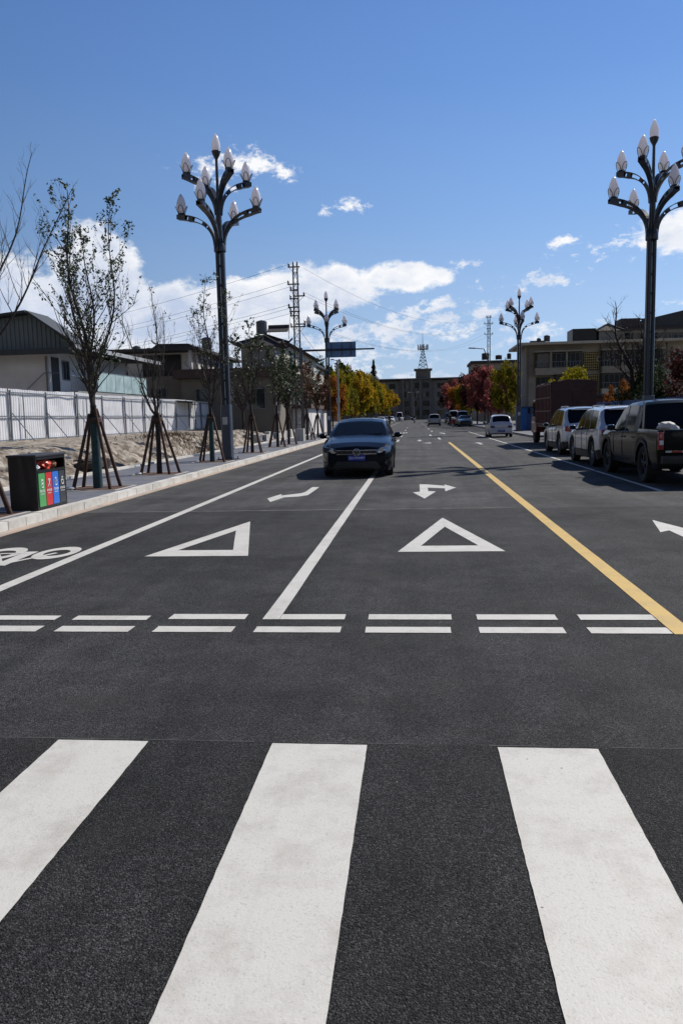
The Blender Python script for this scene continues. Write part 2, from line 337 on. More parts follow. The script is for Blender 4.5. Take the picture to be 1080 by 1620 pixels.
# ------------------------------------------------------------------ ground and road
g = MB(); g.add([(-900, -300, -.012), (900, -300, -.012), (900, 1500, -.012), (-900, 1500, -.012)], [(0, 1, 2, 3)])
struct(g.build('ground', mat('ground_earth', (.16, .145, .12), .95, 0, .2, .3)))
KX = -5.82   # left kerb face
RX = 7.25    # right kerb face
g = MB(); g.add([(KX, -14, 0), (14, -14, 0), (14, 3.535, 0), (KX, 3.535, 0)], [(0, 1, 2, 3)])
struct(g.build('road_fresh_asphalt', A1))
A3 = asphalt('asphalt_second_strip', (.0180, .0180, .0185), (.095, .095, .095), (.038, .037, .035))
g = MB(); g.add([(KX, 3.535, 0), (14, 3.535, 0), (14, 12.9, 0), (KX, 12.9, 0)], [(0, 1, 2, 3)])
struct(g.build('road_middle_asphalt', A3))
g = MB(); g.add([(KX, 12.9, 0), (14, 12.9, 0), (14, 330, 0), (KX, 330, 0)], [(0, 1, 2, 3)])
struct(g.build('road', A2))
rnd = random.Random(5)
def mark(name, poly, m, z=.004, step=.05, jit=.0018):
    pts = []
    n = len(poly)
    for i in range(n):
        a = Vector(poly[i]); b = Vector(poly[(i + 1) % n]); k = max(1, min(120, int((b - a).length / step)))
        for j in range(k):
            p = a.lerp(b, j / k); pts.append((p.x + rnd.uniform(-jit, jit), p.y + rnd.uniform(-jit, jit), z))
    bm = bmesh.new(); vv = [bm.verts.new(p) for p in pts]; bm.faces.new(vv)
    bmesh.ops.triangulate(bm, faces=bm.faces[:]); 
    bmesh.ops.recalc_face_normals(bm, faces=bm.faces)
    if sum(f.normal.z for f in bm.faces) < 0: bmesh.ops.reverse_faces(bm, faces=bm.faces)
    me = bpy.data.meshes.new(name); bm.to_mesh(me); bm.free(); me.materials.append(m)
    o = bpy.data.objects.new(name, me); COL.objects.link(o); struct(o); return o
def rect(x0, x1, y0, y1): return [(x0, y0), (x1, y0), (x1, y1), (x0, y1)]
for i in range(-4, 6):
    x = -.695 + 1.052 * i
    mark('crosswalk_stripe', rect(x, x + .45, -2.5, 3.51), WP, step=.05, jit=.0014)
xx = -5.6
while xx < 8.5:
    ln_ = rnd.uniform(.15, .9); mark('road_seam', rect(xx, xx + ln_, 3.532, 3.5365), mat('seam_dust', (.10, .10, .10), .9), z=.0015, step=.1, jit=.0012); xx += ln_ + rnd.uniform(.03, .4)
m_seam2 = mat('seam_dust_wide', (.075, .072, .068), .9, 0, .5, 3)
mark('road_seam', rect(-5.0, 1.6, 12.87, 12.97), m_seam2, z=.0018, step=.1, jit=.03)
# give-way double broken line
for (a, b) in [(-5.1,-4.5),(-4.35,-3.75),(-3.55,-2.84),(-2.70,-2.10),(-1.935,-1.33),(-1.06,-.56),(-.38,.25),(.44,1.03),(1.195,1.738)]:
    mark('give_way_dash', rect(a, b, 5.77, 5.90) if a < -2 else rect(a, b, 5.80, 5.955), WP)
for (a, b) in [(-5.1,-4.5),(-4.35,-3.75),(-3.55,-2.83),(-2.69,-2.12),(-1.94,-1.35),(-1.19,-.56),(-.38,.23),(.43,1.025),(1.19,1.738)]:
    mark('give_way_dash', rect(a, b, 5.435, 5.59), WP)
mark('lane_line', [(-1.19, 5.80), (-1.06, 5.80), (-1.06, 30), (-1.19, 30)], WP, step=.3)
mark('edge_line', rect(-3.985, -3.84, 5.96, 62), WP, step=.3)
for y in range(64, 200, 8): mark('edge_line', rect(-3.98, -3.84, y, y + 5), WPF)
mark('centre_line_yellow', rect(1.745, 1.895, 5.42, 44.5), YP, step=.2)
for (x, y) in [(1.42, 50), (1.0, 59), (2.2, 64), (1.4, 74), (1.3, 88), (1.2, 104), (1.2, 122), (1.1, 140), (1.0, 160)]:
    mark('lane_dash', rect(x, x + .15, y, y + 4), WPF)
for y in (36, 47, 58, 69, 82, 98): mark('lane_dash', rect(-1.2, -1.06, y, y + 4), WPF)
def tri_mark(cx, y0):
    o = [(cx - .60, y0), (cx + .60, y0), (cx, y0 + 2.95)]; i = [(cx - .335, y0 + .40), (cx + .335, y0 + .40), (cx, y0 + 2.0)]
    for k in range(3):
        a, b = o[k], o[(k + 1) % 3]; c, d = i[(k + 1) % 3], i[k]
        mark('give_way_triangle', [a, b, c, d], WP)
tri_mark(-2.5, 8.58); tri_mark(.375, 8.78)
mark('lane_arrow', [(-2.31,17.25),(-2.15,17.2),(-2.16,15.45),(-2.30,15.2),(-2.58,15.05),(-2.70,14.24),(-2.88,14.9),(-2.74,15.75),(-2.70,15.42),(-2.36,15.85),(-2.31,16.1)], WP)
mark('lane_arrow', [(.06,17.55),(.23,17.5),(.60,17.1),(.60,17.45),(.82,16.65),(.57,15.85),(.58,16.5),(.23,16.7),(.225,15.95),(.38,15.85),(.14,14.5),(-.08,15.7),(.06,15.85)], WP)
def straight_arrow(cx, y, s=1, d=1, m=WP):
    P = [(0, 0), (.23, -1.15), (.08, -1.0), (.08, -3.0), (-.08, -3.0), (-.08, -1.0), (-.23, -1.15)]
    mark('lane_arrow', [(cx + a * s, y + b * s * d) for a, b in P], m)
straight_arrow(3.27, 11.25)
straight_arrow(.2, 47, 1, -1, WPF); straight_arrow(-2.4, 47, 1, -1, WPF); straight_arrow(3.3, 43.4, 1, 1, WPF); straight_arrow(2.1, 69, 1, 1, WPF); straight_arrow(-.9, 70, 1, -1, WPF)
mark('lane_arrow', [(.28,44.0),(.8,43.2),(.8,44.6)], WPF)
# parking bay line with ticks
for y in [15.3, 20.9, 26.5, 32.1, 37.7, 43.3, 48.9, 54.5, 60.1, 65.7]:
    mark('parking_line', rect(4.56, 4.66, y, y + 5.45), WP, step=.3)
for y in [26.4, 37.6, 48.8, 60.0]: mark('parking_tick', rect(4.35, 4.555, y - 1.0, y - .85), WP)
for y in [32.0, 43.2, 54.4, 65.6]: mark('parking_line', rect(4.67, 6.9, y - .1, y), WP)
# bicycle symbol (read from the far side), one painted mesh
def ring(cx, cy, rx, ry, wd, n=26, a0=0, a1=360):
    out = []
    for k in range(n + 1):
        t = R(a0 + (a1 - a0) * k / n); out.append((cx + rx * math.cos(t), cy + ry * math.sin(t)))
    inn = [(cx + (rx - wd) * math.cos(R(a0 + (a1 - a0) * k / n)), cy + (ry - wd * 2.2) * math.sin(R(a0 + (a1 - a0) * k / n))) for k in range(n, -1, -1)]
    return out + inn
bk = MB()
def flat(bm_, poly, z=.0045):
    n = len(poly) // 2
    for k in range(n - 1):
        bm_.add([(*poly[k], z), (*poly[k + 1], z), (*poly[-2 - k], z), (*poly[-1 - k], z)], [(3, 2, 1, 0)])
def stroke(bm_, a, b, w_, z=.005):
    a = Vector(a); b = Vector(b); d = (b - a).normalized(); nrm = Vector((-d.y, d.x)) * w_ / 2
    bm_.add([(*(a + nrm), z), (*(b + nrm), z), (*(b - nrm), z), (*(a - nrm), z)], [(3, 2, 1, 0)])
flat(bk, ring(-4.95, 8.80, .26, .46, .10)); flat(bk, ring(-4.27, 8.86, .24, .43, .10))
for a, b, w_, z in [((-4.95, 8.75), (-4.62, 8.2), .06, .0052), ((-4.62, 8.95), (-4.56, 8.05), .15, .0056), ((-4.27, 8.85), (-4.56, 8.15), .06, .0060),
                 ((-4.56, 8.18), (-5.15, 8.3), .06, .0064), ((-4.55, 8.1), (-4.80, 7.75), .055, .0068), ((-4.80, 7.78), (-5.05, 7.72), .05, .0072), ((-4.95, 8.8), (-4.62, 8.85), .06, .0076)]:
    stroke(bk, a, b, w_, z)
o = bk.build('bicycle_symbol', WP); struct(o)

# left kerb, gutter, pavement
km = kerb_mat()
g = MB(); y = -6.0
while y < 200:
    l = .52 if y < 70 else 2.0
    dz = rnd.uniform(-.004, .004); dx = rnd.uniform(-.004, .004)
    g.b2(KX - .17 + dx, KX + dx, y, y + l - .012, -.01, .155 + dz)
    y += l
struct(g.build('kerb_left', km, bevel=0))
g = MB(); g.add([(KX, -6, .006), (KX + .13, -6, .005), (KX + .13, 120, .005), (KX, 120, .006)], [(0, 1, 2, 3)])
g.add([(KX, -6, .03), (KX, 120, .03), (KX + .03, 120, .0062), (KX + .03, -6, .0062)], [(0, 3, 2, 1)])
struct(g.build('gutter_strip', m_gutter))
m_pav = mat('blue_grey_pavers', (.105, .115, .145), .8, 0, .25, 1.2, .15, 80)
def paver_mat():
    m, t, b = node_mat('paving_slabs'); nn = t.nodes.new; L = t.links.new
    geo = nn('ShaderNodeNewGeometry'); br = nn('ShaderNodeTexBrick'); L(geo.outputs['Position'], br.inputs[0])
    br.inputs['Scale'].default_value = 1; br.inputs['Brick Width'].default_value = .6; br.inputs['Row Height'].default_value = .3; br.inputs['Mortar Size'].default_value = .006
    br.inputs['Color1'].default_value = (.105, .112, .135, 1); br.inputs['Color2'].default_value = (.135, .142, .165, 1); br.inputs['Mortar'].default_value = (.05, .05, .05, 1)
    n = nn('ShaderNodeTexNoise'); n.inputs['Scale'].default_value = 1.2; n.inputs['Detail'].default_value = 8; L(geo.outputs['Position'], n.inputs[0])
    mx_ = nn('ShaderNodeMix'); mx_.data_type = 'RGBA'; L(br.outputs[0], mx_.inputs[6]); mx_.inputs[7].default_value = (.26, .24, .21, 1)
    r_ = nn('ShaderNodeMapRange'); L(n.outputs[0], r_.inputs[0]); r_.inputs[1].default_value = .5; r_.inputs[2].default_value = .8; r_.inputs[4].default_value = .6; L(r_.outputs[0], mx_.inputs[0])
    L(mx_.outputs[2], b.inputs['Base Color']); b.inputs['Roughness'].default_value = .75
    return m
m_pv = paver_mat()
g = MB(); g.b2(-8.62, KX - .17, -6, 200, -.01, .148); struct(g.build('pavement_left', m_pv))
g = MB(); y = -6
while y < 66: g.b2(-8.77, -8.62, y, y + .98, -.01, .215); y += 1
struct(g.build('pavement_back_edging', km))
# right kerb and pavement (a driveway gap in the middle)
g = MB()
for (a, b) in ((-6, 33), (50, 200)):
    y = a
    while y < b: g.b2(RX, RX + .16, y, y + .99, -.01, .14); y += 1
struct(g.build('kerb_right', mat('kerb_stone_grey', (.30, .29, .28), .85, 0, .15, 5, island=.3)))
g = MB(); g.b2(RX + .16, 11.8, -6, 33, -.01, .135); g.b2(RX + .16, 11.8, 50, 200, -.01, .135); struct(g.build('pavement_right', m_pv))
g = MB()
g.b2(7.0, 7.23, 20.0, 20.4, 0, .09) 
TREES = [(-6.75, 11.3), (-6.75, 16.1), (-6.8, 20.3), (-6.8, 25.8), (-6.8, 32.3), (-6.8, 38.4), (-6.8, 41.8), (-6.9, 49.8), (-6.9, 55.2)]
g = MB()
for (x, y) in TREES:
    for (a, b, c, d) in ((x - .62, x + .62, y - .62, y - .56), (x - .62, x + .62, y + .56, y + .62), (x - .62, x - .56, y - .559, y + .559), (x + .56, x + .62, y - .559, y + .559)):
        g.b2(a, b, c, d, .1, .156)
struct(g.build('tree_pit_edging', m_conc))
g = MB()
for (x, y) in TREES:
    g.add([(x - .56, y - .56, .152), (x + .56, y - .56, .152), (x + .56, y + .56, .152), (x - .56, y + .56, .152)], [(0, 1, 2, 3)])
struct(g.build('tree_pit_soil', mat('red_brown_soil', (.085, .042, .028), .95, 0, .4, 12, .5, 40)))

# dug-up bank behind the pavement
def bank_h(x, y):
    e = -8.77 - x    # distance in from the edging
    top = .86 + .06 * noise.noise((x * .2, y * .2, 0))
    fade = 1 if y < 50 else max(0, 1 - (y - 50) / 12)
    wob = .35 * noise.noise((y * .35, 3.3, 0)) + .3 * noise.noise((y * .9, 7.3, 1))
    t = (e - .25 + wob * .5) / (2.0 + wob)
    t = max(0, min(1, t)); s = t * t * (3 - 2 * t)
    h = s * (top - .05) + .05
    amp = 4 * s * (1 - s)
    n_ = noise.noise((x * 1.6, y * 1.1, 0)) * .2 + noise.noise((x * 4, y * 3.2, 2)) * .13 + noise.noise((x * 9, y * 7, 5)) * .06 + abs(noise.noise((x * 2.2, y * 2.2, 9))) * .16
    h += amp * n_ + .03 * noise.noise((x * 3, y * 3, 4)) + (.018 * noise.noise((x * 12, y * 12, 4)))
    return h * fade + (1 - fade) * .1
xs = [-8.77 - .085 * i for i in range(48)] + [-12.9 - .5 * i for i in range(1, 16)] + [-25, -35, -60]
ys = [-6 + 2 * i for i in range(7)] + [8 + .11 * i for i in range(460)] + [60, 64, 70, 80, 100, 130]
g = MB(); nx = len(xs)
vs_ = [(x, y, bank_h(x, y) if x > -25 else .85 if y < 100 else .4) for y in ys for x in xs]
g.add(vs_, [(j * nx + i, j * nx + i + 1, (j + 1) * nx + i + 1, (j + 1) * nx + i)[::-1] for j in range(len(ys) - 1) for i in range(nx - 1)])
m, t, b = node_mat('dug_earth'); nn = t.nodes.new; L = t.links.new
geo = nn('ShaderNodeNewGeometry'); n_a = nn('ShaderNodeTexNoise'); n_a.inputs['Scale'].default_value = 2.2; n_a.inputs['Detail'].default_value = 12; n_a.inputs['Roughness'].default_value = .72; L(geo.outputs['Position'], n_a.inputs[0])
cr = nn('ShaderNodeValToRGB'); L(n_a.outputs[0], cr.inputs[0]); e = cr.color_ramp.elements
e[0].position = .36; e[0].color = (.06, .045, .035, 1); e[1].position = .60; e[1].color = (.40, .36, .305, 1)
x_ = cr.color_ramp.elements.new(.47); x_.color = (.19, .155, .12, 1)
L(cr.outputs[0], b.inputs['Base Color']); b.inputs['Roughness'].default_value = .95
bp = nn('ShaderNodeBump'); bp.inputs['Strength'].default_value = .9; bp.inputs['Distance'].default_value = .07; L(n_a.outputs[0], bp.inputs['Height']); L(bp.outputs[0], b.inputs['Normal'])
o = g.build('dirt_bank', m)
for p in o.data.polygons: p.use_smooth = True
struct(o)
# clods and stones strewn over the bank (uncountable)
g = MB()
for k in range(900):
    x = rnd.uniform(-11.3, -8.9); y = 9 + 44 * rnd.random() ** 1.3; s = rnd.choice((.02, .025, .03, .04, .055)); z = bank_h(x, y)
    q = [Vector((rnd.uniform(-1, 1), rnd.uniform(-1, 1), rnd.uniform(-.6, .8))) * s for _ in range(6)]
    c = Vector((x, y, z))
    oct_ = [c + Vector((s * rnd.uniform(.7, 1.2), 0, 0)), c + Vector((0, s * rnd.uniform(.7, 1.2), 0)), c - Vector((s * rnd.uniform(.7, 1.2), 0, 0)), c - Vector((0, s * rnd.uniform(.7, 1.2), 0)), c + Vector((0, 0, s * .8)), c - Vector((0, 0, s))]
    g.add(oct_, [(0, 1, 4), (1, 2, 4), (2, 3, 4), (3, 0, 4), (1, 0, 5), (2, 1, 5), (3, 2, 5), (0, 3, 5)])
o = g.build('dirt_clods', m); o['kind'] = 'stuff'
o['label'] = 'clods and stones strewn over the dug-up bank'; o['category'] = 'rubble'
g = MB()
for k in range(1300):
    x = rnd.uniform(-11.5, -8.9); y = rnd.gauss(34.5, 2.2); z = bank_h(x, y)
    h = rnd.uniform(.08, .26); a = rnd.uniform(0, 6.28); lx, ly = math.cos(a) * h * .5, math.sin(a) * h * .5
    g.add([(x - .008, y, z - .02), (x + .008, y, z - .02), (x + lx * .6 + .005, y + ly * .6, z + h * .7), (x + lx, y + ly, z + h * .9)], [(0, 1, 2), (0, 2, 3)])
o = g.build('dry_grass', mat('dry_straw', (.17, .12, .06), .9, 0, .4, 3, island=.5)); o['kind'] = 'stuff'
o['label'] = 'dry straw-coloured grass growing on the dirt bank'; o['category'] = 'grass'
# wooden formwork boards lying on the bank
g = MB(); g.box((0, 0, .09), (.5, 2.2, .18)); g.box((.02, .1, .2), (.42, 1.9, .05), (0, .03, .04)); g.box((-.1, -.2, .25), (.3, 1.7, .04), (0, -.05, -.1))
o = g.build('timber_pile', mat('old_dark_timber', (.055, .042, .034), .9, 0, .3, 5, .4, 30)); o.location = (-9.55, 22.6, .22); o.rotation_euler = (0, 0, .15)
tag(o, 'pile of dark old boards lying at the foot of the dirt bank', 'timber')
g = MB(); g.box((0, 0, .16), (.42, 2.2, .32)); g.box((0, 0, .36), (.5, 2.3, .08)); o = g.build('concrete_block', m_conc, bevel=.01); o.location = (-9.7, 47.5, .2); o.rotation_euler = (0, 0, .1)
tag(o, 'pale concrete block wall stub lying beyond the end of the dirt bank', 'block')

# ------------------------------------------------------------------ site hoarding
m_sheet = mat('white_corrugated_sheet', (.50, .50, .51), .5, 0, .0, 1.8, 0, island=.45, col2=(.76, .77, .79), stretch=(1, 1, .4))
m_fpost = mat('grey_fence_steel', (.16, .18, .21), .5, .4, .25, 5)
fence = thing('hoarding_fence', 'long white corrugated metal hoarding with grey frames along the dirt bank', 'fence', (-16, 26.8, .84))
FY = [0]
while FY[-1] < 56: FY.append(FY[-1] + 3.1)
rf = random.Random(9)
zoff = [rf.uniform(-.04, .05) for _ in FY]; lean = [rf.uniform(-.03, .05) for _ in FY]
for k in range(len(FY)):
    y = FY[k]
    g = MB(); g.box((.06 + lean[k] * .5, y, 1.02), (.06, .07, 2.06), (0, lean[k] * .6, 0)); g.build('post', m_fpost, fence)
    if k < len(FY) - 1:
        g = MB(); n = 62; rows = 7; y1 = FY[k + 1]; dent = rf.uniform(0, .05)
        vs_ = []
        for r in range(rows + 1):
            for j in range(n + 1):
                yy = y + .02 + (y1 - y - .04) * j / n; tt = j / n
                zt = (2.12 + (zoff[k] * (1 - tt) + zoff[k + 1] * tt)) * r / rows + (.006 * math.sin(j * 1.7) + .02 * noise.noise((k * 5 + tt * 6, 1, 1)) if r == rows else 0)
                xx = -.02 + .011 * (1 if (j % 4) in (0, 1) else -1) + dent * noise.noise((k * 3.1 + tt * 3, r * .5, 2)) + lean[k] * r / rows
                vs_.append((xx, yy, zt))
        g.add(vs_, [(r * (n + 1) + j, r * (n + 1) + j + 1, (r + 1) * (n + 1) + j + 1, (r + 1) * (n + 1) + j) for r in range(rows) for j in range(n)])
        g.build('sheet_panel', m_sheet, fence)
        for z in (.08, 1.02, 1.96):
            g = MB(); g.box((.055 + (lean[k] + lean[k + 1]) * .5 * z / 2, (y + y1) / 2, z), (.04, y1 - y - .09, .045), (0, 0, (lean[k] - lean[k + 1]) * .1)); g.build('rail', m_fpost, fence)
        g = MB(); g.box((.10 + lean[k], y + .95, 1.02), (.035, .04, 1.8)); g.build('stud', m_fpost, fence) if k % 2 else None
    g = MB(); g.tube([(.1 + lean[k], y, 1.15), (.85, y + .35, -.02)], .02, 6); g.build('brace', m_fpost, fence)

# ------------------------------------------------------------------ litter bin
bn = thing('litter_bin', 'black four-way sorting litter bin with green, red, blue and grey doors on the kerb', 'litter bin', (-6.27, 12.52, .148))
BW, BD, BH = 1.06, .46, .86    # along Y, along X, height
g = MB()
g.b2(-BD/2, BD/2, -BW/2, -BW/2 + .03, .0, BH); g.b2(-BD/2, BD/2, BW/2 - .03, BW/2, 0, BH)
g.b2(-BD/2, -BD/2 + .03, -BW/2 + .03, BW/2 - .03, 0, BH)
g.b2(-BD/2 + .03, BD/2 - .04, -BW/2 + .03, BW/2 - .03, .02, .60)
g.b2(BD/2 - .04, BD/2 - .001, -BW/2 + .03, BW/2 - .03, 0, .05)
g.build('cabinet', m_binblack, bn)
g = MB(); g.b2(-BD/2 - .02, BD/2 + .02, -BW/2 - .02, BW/2 + .02, BH, BH + .035); g.build('roof', mat('bin_roof', (.030, .032, .036), .5), bn, bevel=.006)
g = MB(); g.b2(BD/2 - .03, BD/2 + .004, -BW/2 + .03, BW/2 - .03, .60, .645); g.build('sill', m_binblack, bn)
g = MB(); g.b2(BD/2 - .03, BD/2 + .004, -BW/2 + .03, BW/2 - .03, .81, BH); g.build('header', m_binblack, bn)
cols = [('green', (.085, .33, .11), '厨余垃圾', 'Food waste'), ('red', (.55, .035, .04), '有害垃圾', 'Hazardous'), ('blue', (.035, .17, .62), '可回收物', 'Recyclable'), ('grey', (.045, .05, .055), '其他垃圾', 'Other waste')]
RT = Matrix.Rotation(R(90), 4, 'Z') @ Matrix.Rotation(R(90), 4, 'X')
m_wl = mat('white_label_ink', (.8, .8, .8), .5, 0, .03)
wd = (BW - .09) / 4
for i, (cn, c, zh, en) in enumerate(cols):
    yc = -BW/2 + .045 + wd * (i + .5)
    g = MB(); g.b2(BD/2 - .02, BD/2 + .008, yc - wd/2 + .012, yc + wd/2 - .012, .055, .592)
    d = g.build('door', mat('bin_door_' + cn, c, .4, 0, .06, coat=.3), bn); d['label'] = cn + ' bin door with white waste symbol'
    M0 = Matrix.Translation((BD/2 + .0095, yc, .30)) @ RT
    textobj('lettering', zh, .045, M0, m_wl, d, .001)
    textobj('lettering', en, .026, Matrix.Translation((BD/2 + .0095, yc, .255)) @ RT, m_wl, d, .001)
    g = MB(); xi = BD/2 + .0105
    def ln(pts, w_=.008): g.tube([(xi, yc + a, .42 + b) for a, b in pts], w_, 6)
    circ = lambda r, cx=0, cz=0, n=14: [(cx + r * math.cos(k * 2 * math.pi / n), cz + r * math.sin(k * 2 * math.pi / n)) for k in range(n + 1)]
    if i == 0: ln(circ(.028, 0, .032)); ln(circ(.032, 0, -.03)); ln([(-.03, .06), (.03, .06)])
    elif i == 1: ln([(-.035, .06), (.035, -.06)]); ln([(.035, .06), (-.035, -.06)]); ln([(-.035, .06), (.035, .06)], .006)
    elif i == 2: ln([(-.035, .03), (-.035, -.04), (-.02, -.055), (.02, -.055), (.035, -.04), (.035, .03)]); ln([(0, .0), (0, .07)]); ln([(-.02, .05), (0, .075), (.02, .05)])
    else: ln(circ(.038, 0, -.02)); ln([(-.02, .03), (-.02, .06), (.02, .06), (.02, .03)]); ln([(0, .06), (0, .08)])
    g.build('waste_symbol', m_wl, d)
def bagmesh(name, c, s, m_, parent=None, seed=1, squash=.75):
    bm = bmesh.new(); bmesh.ops.create_icosphere(bm, subdivisions=3, radius=1)
    for v in bm.verts:
        n_ = 1 + .35 * noise.noise(v.co * 2.3 + Vector((seed, 0, 0))) + .16 * noise.noise(v.co * 6 + Vector((seed, 3, 0)))
        v.co = Vector((v.co.x * s[0], v.co.y * s[1], v.co.z * s[2])) * n_ 
    for f in bm.faces: f.smooth = False
    me = bpy.data.meshes.new(name); bm.to_mesh(me); bm.free(); me.materials.append(m_)
    o = bpy.data.objects.new(name, me); COL.objects.link(o); o.location = c; o.parent = parent; return o
o = bagmesh('plastic_bag', (-6.20, 12.50, .875), (.15, .20, .10), mat('orange_red_bag', (.62, .06, .03), .35, 0, .3, 12, trans=0)); tag(o, 'crumpled orange-red plastic bag stuffed in the bin opening', 'bag')
o = bagmesh('paper_cup', (-6.14, 12.18, .83), (.06, .07, .05), m_white, seed=4); tag(o, 'small pale crumpled wrapper at the front corner of the bin opening', 'litter')
o = bagmesh('cardboard_scrap', (-6.16, 12.78, .85), (.08, .09, .07), mat('brown_card', (.32, .14, .07), .7), seed=7); tag(o, 'crumpled brown card in the bin opening right of the red bag', 'litter')

# ------------------------------------------------------------------ street lamps
lamp = thing('street_lamp', 'tall magnolia-bud street lamp standing between the staked trees on the left pavement', 'street lamp', (-6.55, 27.0, .148), rz=-.17, group='magnolia street lamps')
ZJ = 7.15
g = MB()
for s in (-1, 1):
    g.prism([(s * .088 - .066, -.055), (s * .088 - .034, -.095), (s * .088 + .034, -.095), (s * .088 + .066, -.055), (s * .088 + .066, .055), (s * .088 + .034, .095), (s * .088 - .034, .095), (s * .088 - .066, .055)], 1.9, ZJ + .2)
for k in range(9): g.box((0, 0, 2.1 + k * .64), (.06, .10, .07))
g.build('pole', m_pole, lamp)
g = MB(); g.prism([(-.172, -.11), (-.13, -.15), (.13, -.15), (.172, -.11), (.172, .11), (.13, .15), (-.13, .15), (-.172, .11)], .02, 1.9); g.box((0, 0, 1.2), (.356, .12, .7)); g.box((0, -.155, .45), (.20, .015, .36)); g.build('pole_base', m_polebase, lamp, bevel=.008)
g = MB(); g.box((0, 0, .01), (.6, .6, .04)); [g.tube([(a, b_, .02), (a, b_, .10)], .018, 6) for a in (-.25, .25) for b_ in (-.25, .25)]; g.build('base_plate', m_pole, lamp)
g = MB(); g.box((0, -.157, 1.35), (.18, .012, .26)); g.build('notice', mat('pale_notice', (.45, .47, .5), .5), lamp)
g = MB(); g.lathe([(.18, ZJ - .12), (.205, ZJ - .1), (.205, ZJ + .16), (.17, ZJ + .22)], 16); g.build('collar', m_pole, lamp, smooth=40)
g = MB(); g.tube([(0, 0, ZJ + .1), (0, 0, 8.8)], [.12, .09], 12); g.tube([(0, 0, 8.8), (0, 0, 10.15)], [.055, .045], 10)
g.lathe([(.04, 10.02), (.06, 10.08), (.12, 10.18), (.155, 10.30), (.15, 10.31), (.1, 10.24)], 14); g.build('stem', m_pole, lamp, smooth=40)
def bulb(mb, c, h, r):
    r = r * .88
    prof = []
    for k in range(15):
        t = k / 14; rr = r * (math.sin(math.pi * (t ** .72) * .985 + .02)) ** .72 if t < 1 else 0.002
        prof.append((max(.003, rr), t * h))
    mb.lathe(prof, 18, c)
def arm(R0, r_end, z0, z1, az, name='arm'):
    mb = MB(); ca, sa = math.cos(az), math.sin(az)
    def P(rad, z, tn): return (rad * ca - tn * sa, rad * sa + tn * ca, z)
    n = 14; upper = []; lower = []
    for k in range(n + 1):
        t = k / n; a = t * math.pi / 2
        ru = R0 + (r_end - R0) * (1 - math.cos(a * .96)) / (1 - math.cos(math.pi / 2 * .96)); zu = z0 + (z1 - z0) * math.sin(a) ** .85
        upper.append((ru, zu))
        th = .06 + .13 * t - .08 * max(0, (t - .8) / .2)
        nx_, nz_ = math.sin(a * .9 + .15), math.cos(a * .9 + .15)
        lower.append((ru + th * nz_ * .75 + 0, zu - th * nx_))
    # upper = inner/top strip ; lower = outer/under strip
    for line, tk in ((upper, .026), (lower, .028)):
        for k in range(n):
            wa = .045 + .072 * k / n; wb = .045 + .072 * (k + 1) / n
            (r1, z1_), (r2, z2_) = line[k], line[k + 1]
            d = Vector((r2 - r1, z2_ - z1_)).normalized(); nn_ = Vector((-d.y, d.x)) * tk / 2
            vs_ = [P(r1 + nn_.x, z1_ + nn_.y, -wa), P(r1 + nn_.x, z1_ + nn_.y, wa), P(r1 - nn_.x, z1_ - nn_.y, wa), P(r1 - nn_.x, z1_ - nn_.y, -wa),
                   P(r2 + nn_.x, z2_ + nn_.y, -wb), P(r2 + nn_.x, z2_ + nn_.y, wb), P(r2 - nn_.x, z2_ - nn_.y, wb), P(r2 - nn_.x, z2_ - nn_.y, -wb)]
            mb.add(vs_, [(0, 1, 5, 4), (1, 2, 6, 5), (2, 3, 7, 6), (3, 0, 4, 7)] + ([(0, 3, 2, 1)] if k == 0 else []) + ([(4, 5, 6, 7)] if k == n - 1 else []))
    # side webs with gaps between them
    for k in range(1, n):
        if k in (8, 9, 11): continue
        (r1, z1_), (r2, z2_) = upper[k], upper[k + 1]; (r3, z3_), (r4, z4_) = lower[k + 1], lower[k]
        for sgn in (-1, 1):
            wv = (.045 + .072 * k / n) * .9 * sgn
            o_ = .014 * sgn
            q = [P(r1, z1_, wv), P(r2, z2_, wv), P(r3, z3_, wv), P(r4, z4_, wv), P(r1, z1_, wv + o_), P(r2, z2_, wv + o_), P(r3, z3_, wv + o_), P(r4, z4_, wv + o_)]
            if k % 2 == 0 or k < 5 or k == 13: mb.add(q, [(0, 1, 2, 3), (7, 6, 5, 4), (0, 4, 5, 1), (2, 6, 7, 3), (1, 5, 6, 2), (0, 3, 7, 4)])
    mb.lathe([(.002, 0), (.12, 0), (.14, .02), (.10, .06), (.03, .07)], 12, P(r_end - .14, z1 + .01, 0))
    return mb, P(r_end - .14, z1 + .04, 0)
def calyx(mb, c, r, h):
    for k in range(4):
        a0 = k * math.pi / 2 + .3; pts = []
        for j in range(9):
            t = j / 8; a = a0 + (t - .5) * 1.45; z = h * math.sin(math.pi * t) ** .8
            rr = r * (.62 + .42 * min(1, z / h)); pts.append((c[0] + rr * math.cos(a), c[1] + rr * math.sin(a), c[2] + z))
        mb.tube(pts, .011, 5)
for (n_, r_end, z0, z1, a0) in ((4, 1.50, ZJ + .12, 8.35, 0), (4, 1.20, 8.25, 9.42, math.pi / 4)):
    for k in range(4):
        az = a0 + k * math.pi / 2
        mb, tip = arm(.15 if z0 < 8 else .07, r_end, z0, z1, az)
        ar = mb.build('lamp_arm', m_pole, lamp)
        g = MB(); bulb(g, tip, .68, .185); bo = g.build('lamp_bulb', m_bulb, ar, smooth=60)
        g = MB(); calyx(g, tip, .20, .27); g.build('wire_calyx', m_pole, ar)
g = MB(); bulb(g, (0, 0, 10.2), .68, .17); g.build('lamp_bulb', m_bulb, lamp, smooth=60)
